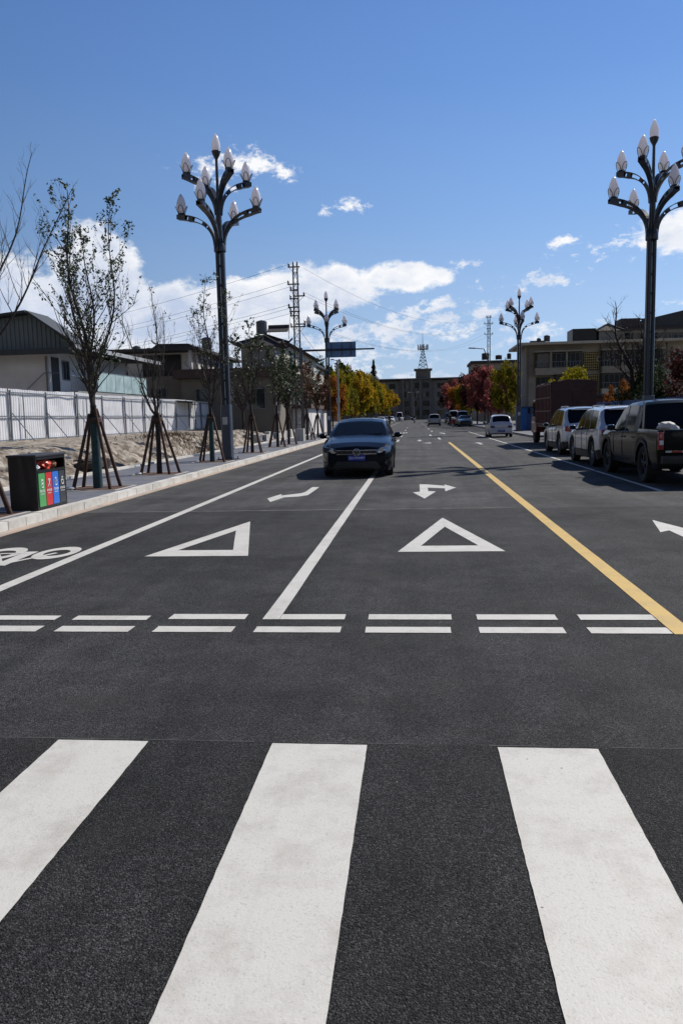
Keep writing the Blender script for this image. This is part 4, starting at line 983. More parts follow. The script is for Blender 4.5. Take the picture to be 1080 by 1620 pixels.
# two parked SUVs, rears towards the camera
p_silver = carpaint('silver_blue_paint', (.52, .56, .63), .4, .3)
def suv(label, loc, W_, L_, H, p, dy=0, seed=0, roofm=None):
    s_ = vehicle('parked_suv', label, 'car', loc, math.pi, L_, W_,
        [(0, .80), (.06, .88), (.3, .98), (1.05, 1.08), (1.2, 1.10), (1.85, H - .13), (2.2, H - .03), (2.9, H), (L_ - .75, H - .03), (L_ - .48, H - .07), (L_ - .10, 1.10), (L_ - .05, 1.04), (L_, .98)],
        (1.2, 1.95), (L_ - .50, L_ - .12), [(0, .76), (1.1, .96), (L_ - .1, 1.06), (L_, .96)], (.88, L_ - .92), .36, p, .22, .17,
        side=(1.35, L_ - .35), pillars=((2.35, 2.42), (L_ - 1.45, L_ - 1.37), (L_ - .62, L_ - .35)), mirror_y=1.5, cladding=m_black, group='SUVs parked along the right kerb', roofm=roofm)
    b_ = L_ / 2
    panel(s_, 'rear_bumper', rbox(-W_ / 2 + .10, W_ / 2 - .10, .30, .50), b_ - .02, b_ + .07, m_black, .02)
    panel(s_, 'bumper_skin', rbox(-W_ / 2 + .09, W_ / 2 - .09, .505, .68), b_ - .02, b_ + .055, p, .025)
    panel(s_, 'plate_recess', rbox(-.36, .36, .70, .88), b_ - .006, b_ + .004, mat('recess_grey', (.12, .13, .15), .5), .004)
    for q in (-1, 1):
        panel(s_, 'tail_light', [(q * (W_ / 2 - .32), .84), (q * (W_ / 2 - .075), .86), (q * (W_ / 2 - .09), 1.04), (q * (W_ / 2 - .22), 1.04)], b_ - .14, b_ + .025, m_red, .012)
        g = MB(); g.tube([(q * (W_ / 2 - .34), -b_ + 2.2, H - .03), (q * (W_ / 2 - .335), -b_ + 2.4, H + .035), (q * (W_ / 2 - .335), b_ - .95, H + .035), (q * (W_ / 2 - .34), b_ - .75, H - .05)], .018, 6); g.build('roof_rail', m_rim, s_, smooth=50)
    plate(s_, b_ + .012, .79, '云D·' + ('5T18', 'L903')[seed], s=1)
    g = MB(); g.tube([(0, b_ - .14, 1.12), (.35, b_ - .20, 1.17)], .01, 5); g.build('rear_wiper', m_black, s_)
    panel(s_, 'spoiler', [(-W_ / 2 + .36, H - .10), (W_ / 2 - .36, H - .10), (W_ / 2 - .38, H - .055), (-W_ / 2 + .38, H - .055)], b_ - .62, b_ - .36, p, .01)
    return s_
suv('silver SUV parked directly ahead of the dark pickup, its left side in view', (5.78, 24.0, 0), 1.84, 4.55, 1.66, carpaint('silver_paint', (.50, .53, .60), .4, .3), seed=0, roofm=carpaint('white_roof', (.7, .7, .7), .1))
suv('pale silver SUV with dark rear window and red lamps parked next behind the red truck', (6.05, 30.6, 0), 1.86, 4.55, 1.70, p_silver, seed=1)

# small white hatchback (rear view) and the light SUV driving away
def hatch(name, label, loc, rz, L_, W_, H, p, wr=.28, lampm=None, gl=None, group=None, rearhi=False):
    s_ = vehicle(name, label, 'car', loc, rz, L_, W_,
        [(0, .68), (.06, .76), (.3, .84), (.75, .93), (.85, .95), (1.55, H - .10), (1.9, H - .02), (2.4, H), (L_ - .5, H - .04), (L_ - .32, H - .10), (L_ - .08, .98), (L_ - .03, .9), (L_, .84)],
        (.85, 1.65), (L_ - .36, L_ - .1), [(0, .64), (.8, .84), (L_ - .08, .92), (L_, .82)], (.62, L_ - .62), wr, p, .18, .32,
        side=(1.0, L_ - .3), pillars=((2.0, 2.08), (L_ - .55, L_ - .3)), mirror_y=1.1, tw=.17, group=group, glass=gl)
    b_ = L_ / 2
    panel(s_, 'rear_bumper', rbox(-W_ / 2 + .08, W_ / 2 - .08, .28, .52), b_ - .02, b_ + .06, p, .02)
    for q in (-1, 1): panel(s_, 'tail_light', rbox(q * (W_ / 2 - .36), q * (W_ / 2 - .09), .62, .76), b_ - .10, b_ + .02, lampm or mat('dusky_tail_lamp', (.06, .04, .08), .25, 0, .1, coat=.5), .01)
    for q in (-1, 1): panel(s_, 'headlight', rbox(q * (W_ / 2 - .36), q * (W_ / 2 - .13), .52, .64), -b_ - .01, -b_ + .12, m_lens, .01)
    panel(s_, 'grille', rbox(-.3, .3, .42, .56), -b_ - .012, -b_ + .05, m_black, .01)
    plate(s_, b_ + .07, .42, '云D·6207', s=1)
    return s_
hatch('hatchback', 'small white hatchback seen from behind beside the right-hand kerb', (5.45, 53.3, 0), math.pi, 3.45, 1.56, 1.45, carpaint('dull_white_paint', (.46, .48, .55), .1, .35))
hs = hatch('compact_suv', 'pale compact SUV driving away in the far right lane', (2.55, 113.5, 0), math.pi, 4.4, 1.85, 1.68, carpaint('champagne_paint', (.50, .46, .42), .2, .35), .34)
panel(hs, 'lower_bumper', rbox(-.80, .80, .24, .46), 2.27, 2.30, m_black, .01)

def van(name, label, loc, rz, L_, W_, H, p, group=None):
    s_ = vehicle(name, label, 'van', loc, rz, L_, W_,
        [(0, .80), (.05, .95), (.25, 1.08), (.40, 1.14), (1.1, H - .12), (1.4, H - .02), (2.4, H), (L_ - .3, H - .03), (L_ - .18, H - .10), (L_ - .05, 1.1), (L_, 1.0)],
        (.40, 1.15), (L_ - .22, L_ - .06), [(0, .78), (.4, .98), (L_, .98)], (.75, L_ - .75), .30, p, .2, .16,
        side=(.6, L_ - .3), pillars=((1.55, 1.65), (2.6, 2.7)), mirror_y=.75, tw=.18, group=group)
    b_ = L_ / 2
    panel(s_, 'grille', rbox(-.35, .35, .55, .72), -b_ - .012, -b_ + .05, m_black, .01)
    for q in (-1, 1):
        panel(s_, 'headlight', rbox(q * (W_ / 2 - .36), q * (W_ / 2 - .12), .62, .78), -b_ - .012, -b_ + .1, m_lens, .01)
        panel(s_, 'tail_light', rbox(q * (W_ / 2 - .20), q * (W_ / 2 - .09), .7, 1.0), b_ - .08, b_ + .015, m_red, .01)
    panel(s_, 'bumper', rbox(-W_ / 2 + .1, W_ / 2 - .1, .28, .46), -b_ - .03, -b_ + .05, p, .015)
    return s_
def saloon(name, label, loc, rz, p, group=None):
    s_ = vehicle(name, label, 'car', loc, rz, 4.5, 1.78,
        [(0, .66), (.06, .74), (.35, .82), (1.15, .97), (1.3, .99), (1.95, 1.33), (2.3, 1.42), (2.9, 1.43), (3.25, 1.38), (3.95, 1.10), (4.4, 1.04), (4.5, .96)],
        (1.3, 2.0), (3.2, 3.95), [(0, .62), (1.3, .9), (3.95, .98), (4.5, .92)], (.85, 3.5), .31, p, .17, .4, side=(1.45, 3.85), pillars=((2.45, 2.52),), mirror_y=1.55, group=group)
    b_ = 2.25
    panel(s_, 'grille', rbox(-.4, .4, .5, .64), -b_ - .01, -b_ + .08, m_black, .01)
    for q in (-1, 1):
        panel(s_, 'headlight', rbox(q * .48, q * .80, .56, .70), -b_ + .03, -b_ + .2, m_lens, .01)
        panel(s_, 'tail_light', rbox(q * .5, q * .80, .74, .9), b_ - .12, b_ + .015, m_red, .01)
    return s_
p_dk = carpaint('charcoal_paint', (.025, .027, .03), .4, .3); p_wt = carpaint('white_car_paint', (.68, .68, .68), .0, .3); p_gr = carpaint('mid_grey_paint', (.20, .21, .22), .5, .3)
saloon('saloon_car', 'dark saloon car facing the camera under the red trees, right side', (6.3, 104, 0), 0, p_dk)
van('van', 'grey-white box van parked behind the dark saloon under the red trees', (5.9, 127, 0), 0, 4.6, 1.8, 2.2, carpaint('grey_white_paint', (.42, .42, .43), .1))
van('van', 'dark-windowed minivan parked between the dark saloon and the grey-white van', (6.6, 115, 0), 0, 4.5, 1.78, 2.05, p_gr)
van('van', 'dark van parked farthest under the red trees on the right', (6.0, 143, 0), 0, 4.5, 1.78, 1.9, p_dk)
saloon('saloon_car', 'white car parked left, nearest beyond the black sedan under yellow trees', (-6.2, 139, 0), .05, p_wt)
saloon('saloon_car', 'silver car second in the far left parked row', (-6.2, 160, 0), 0, carpaint('silver_far', (.45, .46, .47), .5))
saloon('saloon_car', 'white car third in the far left parked row', (-5.9, 186, 0), 0, p_wt)
van('van', 'white van parked at the far left end of the street', (-4.4, 212, 0), 0, 5.4, 2.0, 2.5, p_wt)
saloon('saloon_car', 'grey car crossing at the far end before the dark building', (-2.4, 262, 0), 1.3, p_gr)
saloon('saloon_car', 'dark car parked half hidden by the first white car on the far left', (-7.6, 133, 0), 0, p_dk)

# red truck
p_truck = mat('dull_red_truck_paint', (.095, .022, .022), .55, 0, .3, 3)
p_truckd = mat('dark_red_tarpaulin', (.045, .020, .020), .8, 0, .35, 2.5, .3, 12)
tk = thing('cargo_truck', 'dull red high-sided cargo truck parked ahead of the pale silver SUV', 'truck', (7.0, 39.4, 0), 0)
# local y: rear at -3.3, front at +3.1
g = MB(); g.b2(-.98, .98, -3.3, 1.35, .95, 2.86); g.build('cargo_box', p_truck, tk)
for k in range(12):
    g = MB(); y_r = -3.2 + k * .40; g.b2(-1.015, -.981, y_r, y_r + .10, .95, 2.86); g.build('side_rib', p_truck, tk)
for z in (1.0, 1.6, 2.2, 2.8):
    g = MB(); g.b2(-1.03, -1.016, -3.3, 1.35, z - .03, z + .03); g.build('side_rail', p_truck, tk)
g = MB(); nn_ = 16
vs_ = [(-1.0 + 2.0 * i / nn_, -3.35 + (4.75) * j / 12, 2.87 + .05 * noise.noise((i * .6, j * .7, 0)) + .10 * math.sin(math.pi * i / nn_)) for j in range(13) for i in range(nn_ + 1)]
vs_ += [(-1.0 + 2.0 * i / nn_, -3.36 - .02 * math.sin(i), 2.45 + .1 * noise.noise((i * .5, 3, 3))) for i in range(nn_ + 1)]
base_ = 13 * (nn_ + 1)
g.add(vs_, [(j * (nn_ + 1) + i, j * (nn_ + 1) + i + 1, (j + 1) * (nn_ + 1) + i + 1, (j + 1) * (nn_ + 1) + i) for j in range(12) for i in range(nn_)] + [(i, base_ + i, base_ + i + 1, i + 1) for i in range(nn_)])
g.build('tarpaulin', p_truckd, tk)
g = MB(); g.b2(-.96, .96, -3.33, -3.302, .97, 2.5); g.b2(-.06, .06, -3.36, -3.331, .97, 2.5); g.b2(-.94, .94, -3.35, -3.331, 1.6, 1.66); g.build('tailgate', p_truckd, tk)
g = MB(); g.b2(-.42, -.30, -3.25, 2.9, .62, .82); g.b2(.30, .42, -3.25, 2.9, .62, .82); g.b2(-.9, .9, -3.2, 1.3, .83, .94); g.build('chassis', m_black, tk)
g = MB(); g.prism([(1.45, .55), (3.05, .50), (3.1, 1.2), (2.95, 1.35), (2.65, 2.15), (1.6, 2.2), (1.45, 2.1)], -.95, .95, 'x'); cab_ = g.build('cab', mat('red_cab_paint', (.16, .025, .028), .35, 0, .15, coat=.4), tk, bevel=.03)
for s in (-1, 1):
    g = MB(); g.prism([(1.75, 1.35), (2.75, 1.35), (2.55, 2.02), (1.75, 2.05)], s * .951, s * .962, 'x'); g.build('side_window', m_glass, tk)
    g = MB(); g.box((s * 1.12, 2.75, 1.65), (.12, .05, .32)); g.tube([(s * .95, 2.7, 1.8), (s * 1.12, 2.75, 1.8)], .015, 6); g.build('mirror', m_black, tk)
    panel(tk, 'tail_light', rbox(s * .62, s * .88, .66, .78), -3.34, -3.30, m_red, .006)
    for yc in (-2.1, 2.25):
        g = MB(); wr = .42; tw = .26
        g.lathe([(wr * .55, -tw / 2), (wr * .93, -tw / 2), (wr, -tw * .36), (wr, tw * .36), (wr * .93, tw / 2), (wr * .55, tw / 2), (wr * .45, tw * .3), (.002, tw * .3)], 26, (s * .80, yc, wr), 'x')
        g.lathe([(wr * .45, -tw * .3), (.002, -tw * .3)], 26, (s * .80, yc, wr), 'x')
        wo = g.build('wheel', m_tyre, tk, smooth=40)
        g = MB(); g.lathe([(wr * .52, s * .10), (wr * .5, s * .13), (wr * .2, s * .06), (.002, s * .06)], 20, (s * .80, yc, wr), 'x'); g.build('rim', p_truck, wo, smooth=40)
g = MB(); g.prism([(2.72, 1.38), (2.99, 1.38), (2.70, 2.1), (2.68, 2.1)], -.86, .86, 'x'); g.build('windscreen', m_glass, tk)
g = MB(); g.b2(-.85, .85, -3.2, -3.12, .40, .60); g.build('rear_underrun_bar', m_black, tk)

# ------------------------------------------------------------------ people
def person(label, loc, rz, pose, top_c, leg_c, H=1.7):
    """skinned body: pose gives joint offsets"""
    J = dict(pelvis=(0, 0, .92), chest=(0, 0, 1.28), neck=(0, 0, 1.46), head=(0, .01, 1.55), crown=(0, .01, 1.66),
             ls=(.17, 0, 1.40), le=(.22, .02, 1.12), lw=(.22, -.04, .86), lh=(.22, -.06, .78), rs=(-.17, 0, 1.40), re=(-.22, .02, 1.12), rw=(-.22, -.04, .86), rh=(-.22, -.06, .78),
             lhip=(.09, 0, .88), lk=(.10, -.06, .48), la=(.10, .06, .08), lt=(.10, -.10, .04), rhip=(-.09, 0, .88), rk=(-.10, .02, .48), ra=(-.10, .14, .10), rt=(-.10, .0, .04))
    J.update(pose)
    rad = dict(pelvis=.135, chest=.15, neck=.06, head=.095, crown=.07, ls=.07, le=.05, lw=.038, lh=.04, rs=.07, re=.05, rw=.038, rh=.04, lhip=.10, lk=.065, la=.048, lt=.035, rhip=.10, rk=.065, ra=.048, rt=.035)
    E = [('pelvis', 'chest'), ('chest', 'neck'), ('neck', 'head'), ('head', 'crown'), ('chest', 'ls'), ('ls', 'le'), ('le', 'lw'), ('lw', 'lh'), ('chest', 'rs'), ('rs', 're'), ('re', 'rw'), ('rw', 'rh'),
         ('pelvis', 'lhip'), ('lhip', 'lk'), ('lk', 'la'), ('la', 'lt'), ('pelvis', 'rhip'), ('rhip', 'rk'), ('rk', 'ra'), ('ra', 'rt')]
    # fingers as short chains from each hand
    for s, h in (('l', 'lh'), ('r', 'rh')):
        hx, hy, hz = J[h]
        for k in range(4): J[s + 'f%d' % k] = (hx, hy - .03 + .02 * k, hz - .085 + .006 * abs(k - 1)); rad[s + 'f%d' % k] = .009; E.append((h, s + 'f%d' % k))
        J[s + 'th'] = (hx, hy - .06, hz - .035); rad[s + 'th'] = .010; E.append((h, s + 'th'))
    names = list(J); idx = {n: i for i, n in enumerate(names)}
    me = bpy.data.meshes.new('person'); me.from_pydata([J[n] for n in names], [(idx[a], idx[b_]) for a, b_ in E], []); 
    o = bpy.data.objects.new('person', me); COL.objects.link(o)
    md = o.modifiers.new('Skin', 'SKIN'); sd = o.modifiers.new('Sub', 'SUBSURF'); sd.levels = 1; sd.render_levels = 1
    for i, n in enumerate(names):
        sv = me.skin_vertices[0].data[i]; sv.radius = (rad[n], rad[n]); sv.use_root = (n == 'pelvis')
    dg = bpy.context.evaluated_depsgraph_get(); m2 = bpy.data.meshes.new_from_object(o.evaluated_get(dg)); bpy.data.objects.remove(o)
    for m_ in (mat('skin_tone', (.35, .19, .12), .6), mat('coat_' + label[:8].replace(' ', '_'), top_c, .85), mat('legs_' + label[:8].replace(' ', '_'), leg_c, .85), mat('black_hair', (.01, .008, .007), .6)): m2.materials.append(m_)
    for f in m2.polygons:
        z = f.center.z; f.use_smooth = True; c = f.center
        hz_ = Vector(J['head'])
        if z > J['neck'][2] + .03: f.material_index = 3 if (c.z > hz_.z + .06 or c.y > hz_.y + .03) else 0
        elif any((c - Vector(J[h])).length < .10 for h in ('lh', 'rh')): f.material_index = 0
        elif z > J['pelvis'][2] - .06: f.material_index = 1
        else: f.material_index = 2
    m2.transform(Matrix.Scale(H / 1.72, 4))
    p = bpy.data.objects.new('person', m2); COL.objects.link(p); p.location = loc; p.rotation_euler = (0, 0, rz)
    tag(p, label, 'person'); return p
person('person in dark coat walking beside the first white car on the far left', (-4.05, 121, 0), .1, {}, (.012, .012, .015), (.01, .01, .012), 1.72)
person('person in black walking near the white van at the far left', (-4.0, 190, 0), 3.0, {}, (.012, .012, .015), (.012, .012, .014), 1.7)
def scooter(label, loc, rz, c):
    s = thing('electric_scooter', label, 'scooter', loc, rz)
    for yc in (-.62, .62):
        g = MB(); g.lathe([(.14, -.04), (.22, -.045), (.25, -.02), (.25, .02), (.22, .045), (.14, .04)], 20, (0, yc, .25), 'x'); wo = g.build('wheel', m_tyre, s, smooth=40)
        g = MB(); g.lathe([(.002, .03), (.13, .035), (.145, 0), (.13, -.035), (.002, -.03)], 14, (0, yc, .25), 'x'); g.build('rim', m_rim, wo)
    g = MB(); g.prism([(-.30, .28), (.35, .28), (.78, .42), (.80, .62), (.62, .70), (.10, .66), (.02, .36), (-.30, .34)], -.13, .13, 'x'); g.build('body', c, s, bevel=.03)
    g = MB(); g.prism([(-.34, .26), (-.26, .26), (-.42, .95), (-.54, .95)], -.19, .19, 'x'); g.build('leg_shield', c, s, bevel=.02)
    g = MB(); g.b2(-.12, .12, .05, .78, .67, .78); g.build('seat', m_black, s, bevel=.03)
    g = MB(); g.tube([(-.32, -.30, 1.02), (0, -.45, .98), (.32, -.30, 1.02)], .016, 6); g.tube([(0, -.45, .98), (0, -.62, .30)], .025, 6); g.build('handlebar', m_black, s)
    g = MB(); g.lathe([(.002, -.03), (.07, -.02), (.075, .03)], 12, (0, -.52, .9), 'y'); g.build('headlight', m_white, s)
    return s
sit = dict(pelvis=(0, .30, .86), chest=(0, .20, 1.22), neck=(0, .14, 1.42), head=(0, .12, 1.53), crown=(0, .12, 1.64), ls=(.18, .16, 1.34), le=(.26, -.02, 1.12), lw=(.30, -.22, 1.05), lh=(.31, -.28, 1.04), rs=(-.18, .16, 1.34), re=(-.26, -.02, 1.12), rw=(-.30, -.22, 1.05), rh=(-.31, -.28, 1.04),
    lhip=(.10, .26, .83), lk=(.15, -.14, .76), la=(.13, -.12, .36), lt=(.13, -.26, .33), rhip=(-.10, .26, .83), rk=(-.15, -.14, .76), ra=(-.13, -.12, .36), rt=(-.13, -.26, .33))
scooter('white-fronted electric scooter ridden in the middle of the far road', (-.35, 160, 0), .1, m_white)
person('person in dark jacket riding the scooter in the middle of the far road', (-.35, 160, 0), .1, sit, (.02, .02, .025), (.015, .015, .02))
scooter('red electric scooter parked under the red trees beside the vans', (5.0, 109.5, 0), .4, mat('scooter_red', (.35, .02, .02), .3, 0, .1, coat=.5))
person('person in red top standing beside the vans under the red trees', (5.0, 118, 0), .4, {}, (.25, .02, .02), (.015, .015, .02))

# ------------------------------------------------------------------ lattice power poles, wires, sign
m_latt = mat('weathered_lattice_steel', (.055, .055, .058), .6, .5, .3, 4)
m_ins = mat('brown_insulator', (.035, .02, .016), .3, 0, .2)
m_glz = mat('white_insulator', (.4, .4, .42), .25, 0, .1)
def lattice(name, label, loc, H, w0, w1, arms, m_, rz=0, cw=.03):
    o_ = thing(name, label, 'power pole', loc, rz)
    g = MB()
    def cor(z):
        w_ = lerp(w0, w1, z / H) / 2; return [(-w_, -w_, z), (w_, -w_, z), (w_, w_, z), (-w_, w_, z)]
    for k in range(4): g.tube([cor(0)[k], cor(H)[k]], cw, 4)
    z = 1.0; n = 0
    while z < H - .45:
        a, b_ = cor(z), cor(z + .5)
        for k in range(4):
            g.tube([a[k], b_[(k + 1) % 4]], cw * .45, 4, cap=False); 
            if n % 2 == 0: g.tube([a[k], a[(k + 1) % 4]], cw * .5, 4, cap=False)
        z += .5; n += 1
    g.build('lattice_mast', m_, o_)
    g = MB(); g.box((0, 0, .35), (w0 + .12, w0 + .12, .8)); g.build('concrete_foot', m_conc, o_, bevel=.01)
    for (z, x0, x1) in arms:
        x0, x1 = x0 * .55, x1 * .55
        g = MB(); g.box(((x0 + x1) / 2, w1 * .7, z), (x1 - x0, .05, .07)); g.tube([(x0 * .9, w1 * .7, z), (0, w1 * .6, z - .45)], .015, 4); g.tube([(x1 * .9, w1 * .7, z), (0, w1 * .6, z - .45)], .015, 4)
        ca = g.build('cross_arm', m_, o_)
        for x in {x0 + .06, x1 - .06}:
            if abs(x) < .25: continue
            g = MB(); g.lathe([(.02, 0), (.06, .02), (.03, .05), (.07, .08), (.03, .11), (.06, .14), (.02, .2)], 10, (x, w1 * .7, z + .035)); g.build('insulator', m_ins, ca, smooth=50)
    return o_
lattice('power_pole', 'tall dark lattice power pole with many short cross arms on the left', (-7.05, 47.6, .148), 10.6, .42, .24,
    [(10.35, -.85, .45), (9.35, -.95, .35), (9.0, -.70, .2), (8.65, -.2, .95), (8.5, -.75, .2), (8.0, -.95, .3), (7.75, -.8, .35), (7.5, -.75, .2), (7.0, -.15, .95), (6.85, -.75, .95)], m_latt)
m_gl = mat('green_lattice_paint', (.10, .15, .12), .6, .2, .3)
lattice('power_pole', 'slender green lattice power pole above the red trees on the right', (9.3, 103, 0), 13.9, .46, .26,
    [(13.7, -.6, .6), (12.9, -1.0, 1.0), (12.3, -.5, .5), (11.6, -1.0, 1.0)], m_gl, cw=.045)
m_wire = mat('black_cable', (.012, .012, .013), .6)
def wire(a, b_, sag, lb, r=.011):
    a, b_ = Vector(a), Vector(b_); pts = [a.lerp(b_, k / 24) - Vector((0, 0, sag * 4 * (k / 24) * (1 - k / 24))) for k in range(25)]
    g = MB(); g.tube(pts, r, 4, cap=False); o = g.build('overhead_cable', m_wire); tag(o, lb, 'cable', 'overhead cables'); return o
for k, (z, dz, x) in enumerate([(10.5, 0, -.85), (9.5, 0, -.9), (9.2, .1, -.7), (8.15, 0, -.9), (7.95, .1, -.8), (7.65, .0, -.7)]):
    wire((-7.05 + x * .55, 47.8, z + .15), (-62 - k, 92 + 2 * k, z + 1.2 + dz), 1.4, 'black cable running left from the left lattice pole, %s' % ['topmost of six', 'second of six from the top', 'third of six from the top', 'fourth of six from the top', 'fifth of six from the top', 'lowest of six'][k], .009)
for k, (z, z2, x2) in enumerate([(9.0, 13.0, 8.8), (8.8, 12.9, 9.8), (7.2, 11.7, 8.8), (7.05, 11.7, 9.8), (10.4, 13.9, 9.3)]):
    wire((-7.05 + .5, 47.8, z), (x2, 103, z2), 1.9, 'faint cable crossing the road between the lattice poles, %s' % ['second highest', 'third highest', 'second lowest', 'lowest of five', 'highest of five'][k], .007)
wire((-6.95, 47.7, 6.9), (-6.6, 60, 5.6), .15, 'short slanting cable between the left lattice pole and the far street lamp')
# direction sign seen from behind, on an arm across the lane
sg = thing('direction_sign', 'blue-grey road sign seen from behind on a long dark arm left of the lane', 'road sign', (-7.6, 53.0, .148))
m_sg = mat('sign_back_aluminium', (.10, .19, .36), .5, .3, .15, 2)
g = MB(); g.tube([(0, 0, 0), (0, 0, 6.05)], [.13, .09], 12); g.build('post', m_pole, sg, smooth=50)
g = MB(); g.tube([(0, 0, 5.86), (4.9, 0, 5.86)], [.075, .05], 10); g.build('arm', m_pole, sg, smooth=50)
g = MB(); g.b2(1.72, 3.66, .09, .12, 5.36, 6.38); g.build('sign_panel', m_sg, sg, bevel=.01)
g = MB(); [g.b2(x, x + .05, .05, .088, 5.42, 6.32) for x in (2.0, 2.7, 3.3)]; [g.b2(1.76, 3.62, .122, .13, z, z + .03) for z in (5.5, 6.2)]; g.build('bracket', m_polebase, sg)
# plain grey pole near the far lamp
sp = thing('mast_pole', 'plain thin grey pole with small box between the second lamp and the yellow trees', 'pole', (-6.9, 70.5, .148))
g = MB(); g.tube([(0, 0, 0), (0, 0, 6.4)], [.11, .075], 10); g.build('shaft', mat('grey_galvanised', (.28, .29, .31), .5, .4), sp, smooth=50)
g = MB(); g.box((0, -.14, 2.9), (.30, .16, .42)); g.build('switch_box', mat('box_grey', (.35, .36, .36), .5), sp)
g = MB(); g.tube([(0, 0, 6.35), (-.4, 0, 6.5)], .03, 6); g.box((-.45, 0, 6.5), (.25, .12, .08)); g.build('camera_arm', m_pole, sp)
# ordinary lamps farther down the road
def small_lamp(x, y, H, lb, s):
    o_ = thing('street_light', lb, 'street light', (x, y, 0), group='plain far street lights')
    g = MB(); g.tube([(0, 0, 0), (0, 0, H * .85), (s * .5, 0, H), (s * 1.6, 0, H + .12)], [.11, .08, .06, .05], 8); g.build('pole', m_latt, o_, smooth=50)
    g = MB(); g.box((s * 1.9, 0, H + .13), (.8, .28, .12), (0, -.06 * s, 0)); g.build('lamp_head', m_latt, o_, bevel=.02)
small_lamp(8.6, 96, 9.2, 'plain cobra-head street light rising out of the red trees', -1)
# slim double-armed street light at the far end
o_ = thing('street_light', 'slim double-armed pale street light standing before the end building', 'street light', (-.7, 235, 0))
g = MB(); g.tube([(0, 0, 0), (0, 0, 8.6)], [.12, .06], 8); g.tube([(-1.0, 0, 8.35), (0, 0, 8.2), (1.0, 0, 8.35)], .04, 6); g.build('post', mat('far_grey_post', (.22, .23, .24), .5, .4), o_)
for s in (-1, 1):
    g = MB(); g.box((s * 1.25, 0, 8.4), (.7, .25, .14), (0, -.1 * s, 0)); g.build('lamp_head', m_white, o_, bevel=.02)

# ------------------------------------------------------------------ leafy trees
def leaf_mat(name, c1, c2):
    m = mat(name, c1, .75, 0, 0, .9, island=.55, col2=c2, spec=.15); t = m.node_tree; b = t.nodes['Principled BSDF']
    tr = t.nodes.new('ShaderNodeBsdfTranslucent'); ms_ = t.nodes.new('ShaderNodeMixShader'); ms_.inputs[0].default_value = .45
    t.links.new(b.inputs['Base Color'].links[0].from_socket, tr.inputs[0]); t.links.new(b.outputs[0], ms_.inputs[1]); t.links.new(tr.outputs[0], ms_.inputs[2])
    t.links.new(ms_.outputs[0], t.nodes['Material Output'].inputs[0]); return m
LM = dict(yellow=leaf_mat('yellow_green_leaf', (.085, .095, .010), (.34, .27, .015)), gold=leaf_mat('golden_leaf', (.15, .11, .010), (.45, .27, .015)),
          orange=leaf_mat('orange_leaf', (.17, .06, .015), (.36, .14, .025)), red=leaf_mat('crimson_leaf', (.14, .05, .05), (.40, .13, .12)), green=leaf_mat('deep_green_leaf', (.014, .026, .010), (.045, .07, .02)),
          maroon=leaf_mat('maroon_leaf', (.03, .014, .012), (.11, .03, .025)))
def crown_mesh(rng, rx, ry, rz_, n, size, clumps=32, cone=0):
    g = MB(); cs = []
    for _ in range(clumps):
        while True:
            p = Vector((rng.uniform(-1, 1), rng.uniform(-1, 1), rng.uniform(-1, 1)))
            if .25 < p.length < .95: break
        k = 1 - cone * (p.z + 1) / 2
        cs.append((Vector((p.x * rx * k, p.y * ry * k, p.z * rz_)), rng.uniform(.18, .36) * min(rx, rz_) * (1 - .5 * cone * (p.z + 1) / 2)))
    for i in range(n):
        c, r = cs[rng.randrange(clumps)]
        d = Vector((rng.gauss(0, 1), rng.gauss(0, 1), rng.gauss(0, 1))).normalized() * r * (rng.random() ** .4) * rng.choice((1, 1, 1, 1.25))
        p = c + d; s = size * rng.uniform(.6, 1.3)
        a = Vector((rng.uniform(-1, 1), rng.uniform(-1, 1), rng.uniform(-1, 1))).normalized(); b_ = a.orthogonal().normalized()
        g.add([p - a * s * .5, p + b_ * s * .35, p + a * s * .5, p - b_ * s * .35], [(0, 1, 2, 3)])
    return g, cs
PROT = {}
def leafy(kind, x, y, H, W_, lb, group, seed=0, n=5600, size=.052, trunkh=.26, name='street_tree', z=0, crown_low=None):
    key = (kind, seed)
    if key not in PROT:
        rg = random.Random(seed * 7 + len(kind))
        th = trunkh
        g, cs = crown_mesh(rg, .5, .5, (1 - th) / 2, n, size)   # unit-height tree, scaled per copy
        g.v = [(a, b_, c + th + (1 - th) / 2) for a, b_, c in g.v]
        t = MB(); t.tube([(0, 0, 0), (.01, 0, th), (0, .01, .62)], [.020, .016, .006], 8, cap=False)
        for c, r in cs[:12]:
            c2 = Vector((c.x, c.y, c.z + th + (1 - th) / 2)); t.tube([(0, 0, th * .95), Vector((0, 0, th)).lerp(c2, .5) + Vector((0, 0, .03)), c2], [.010, .006, .002], 5, cap=False)
        PROT[key] = (g, t, {})
    g, t, cache = PROT[key]
    o_ = thing(name, lb, 'tree', (x, y, z), (seed * 1.3 + x) % 6.28, group); o_.scale = (W_, W_, H)
    if kind not in cache:
        a = g.build('crown', LM[kind], o_); b_ = t.build('trunk', m_bark, o_); cache[kind] = (a.data, b_.data)
    else:
        for nm, me in zip(('crown', 'trunk'), cache[kind]):
            q = bpy.data.objects.new(nm, me); COL.objects.link(q); q.parent = o_
    return o_
rt_ = random.Random(77)
ordn = ['first', 'second', 'third', 'fourth', 'fifth', 'sixth', 'seventh', 'eighth', 'ninth', 'tenth', 'eleventh', 'twelfth']
GL = 'autumn trees along the far left pavement'; GR = 'autumn trees along the far right pavement'
kindL = ['orange', 'yellow', 'yellow', 'gold', 'yellow', 'gold', 'yellow', 'yellow', 'gold', 'gold', 'yellow', 'gold']
Yl = [78, 86, 93, 102, 112, 123, 135, 148, 162, 178, 198, 225]
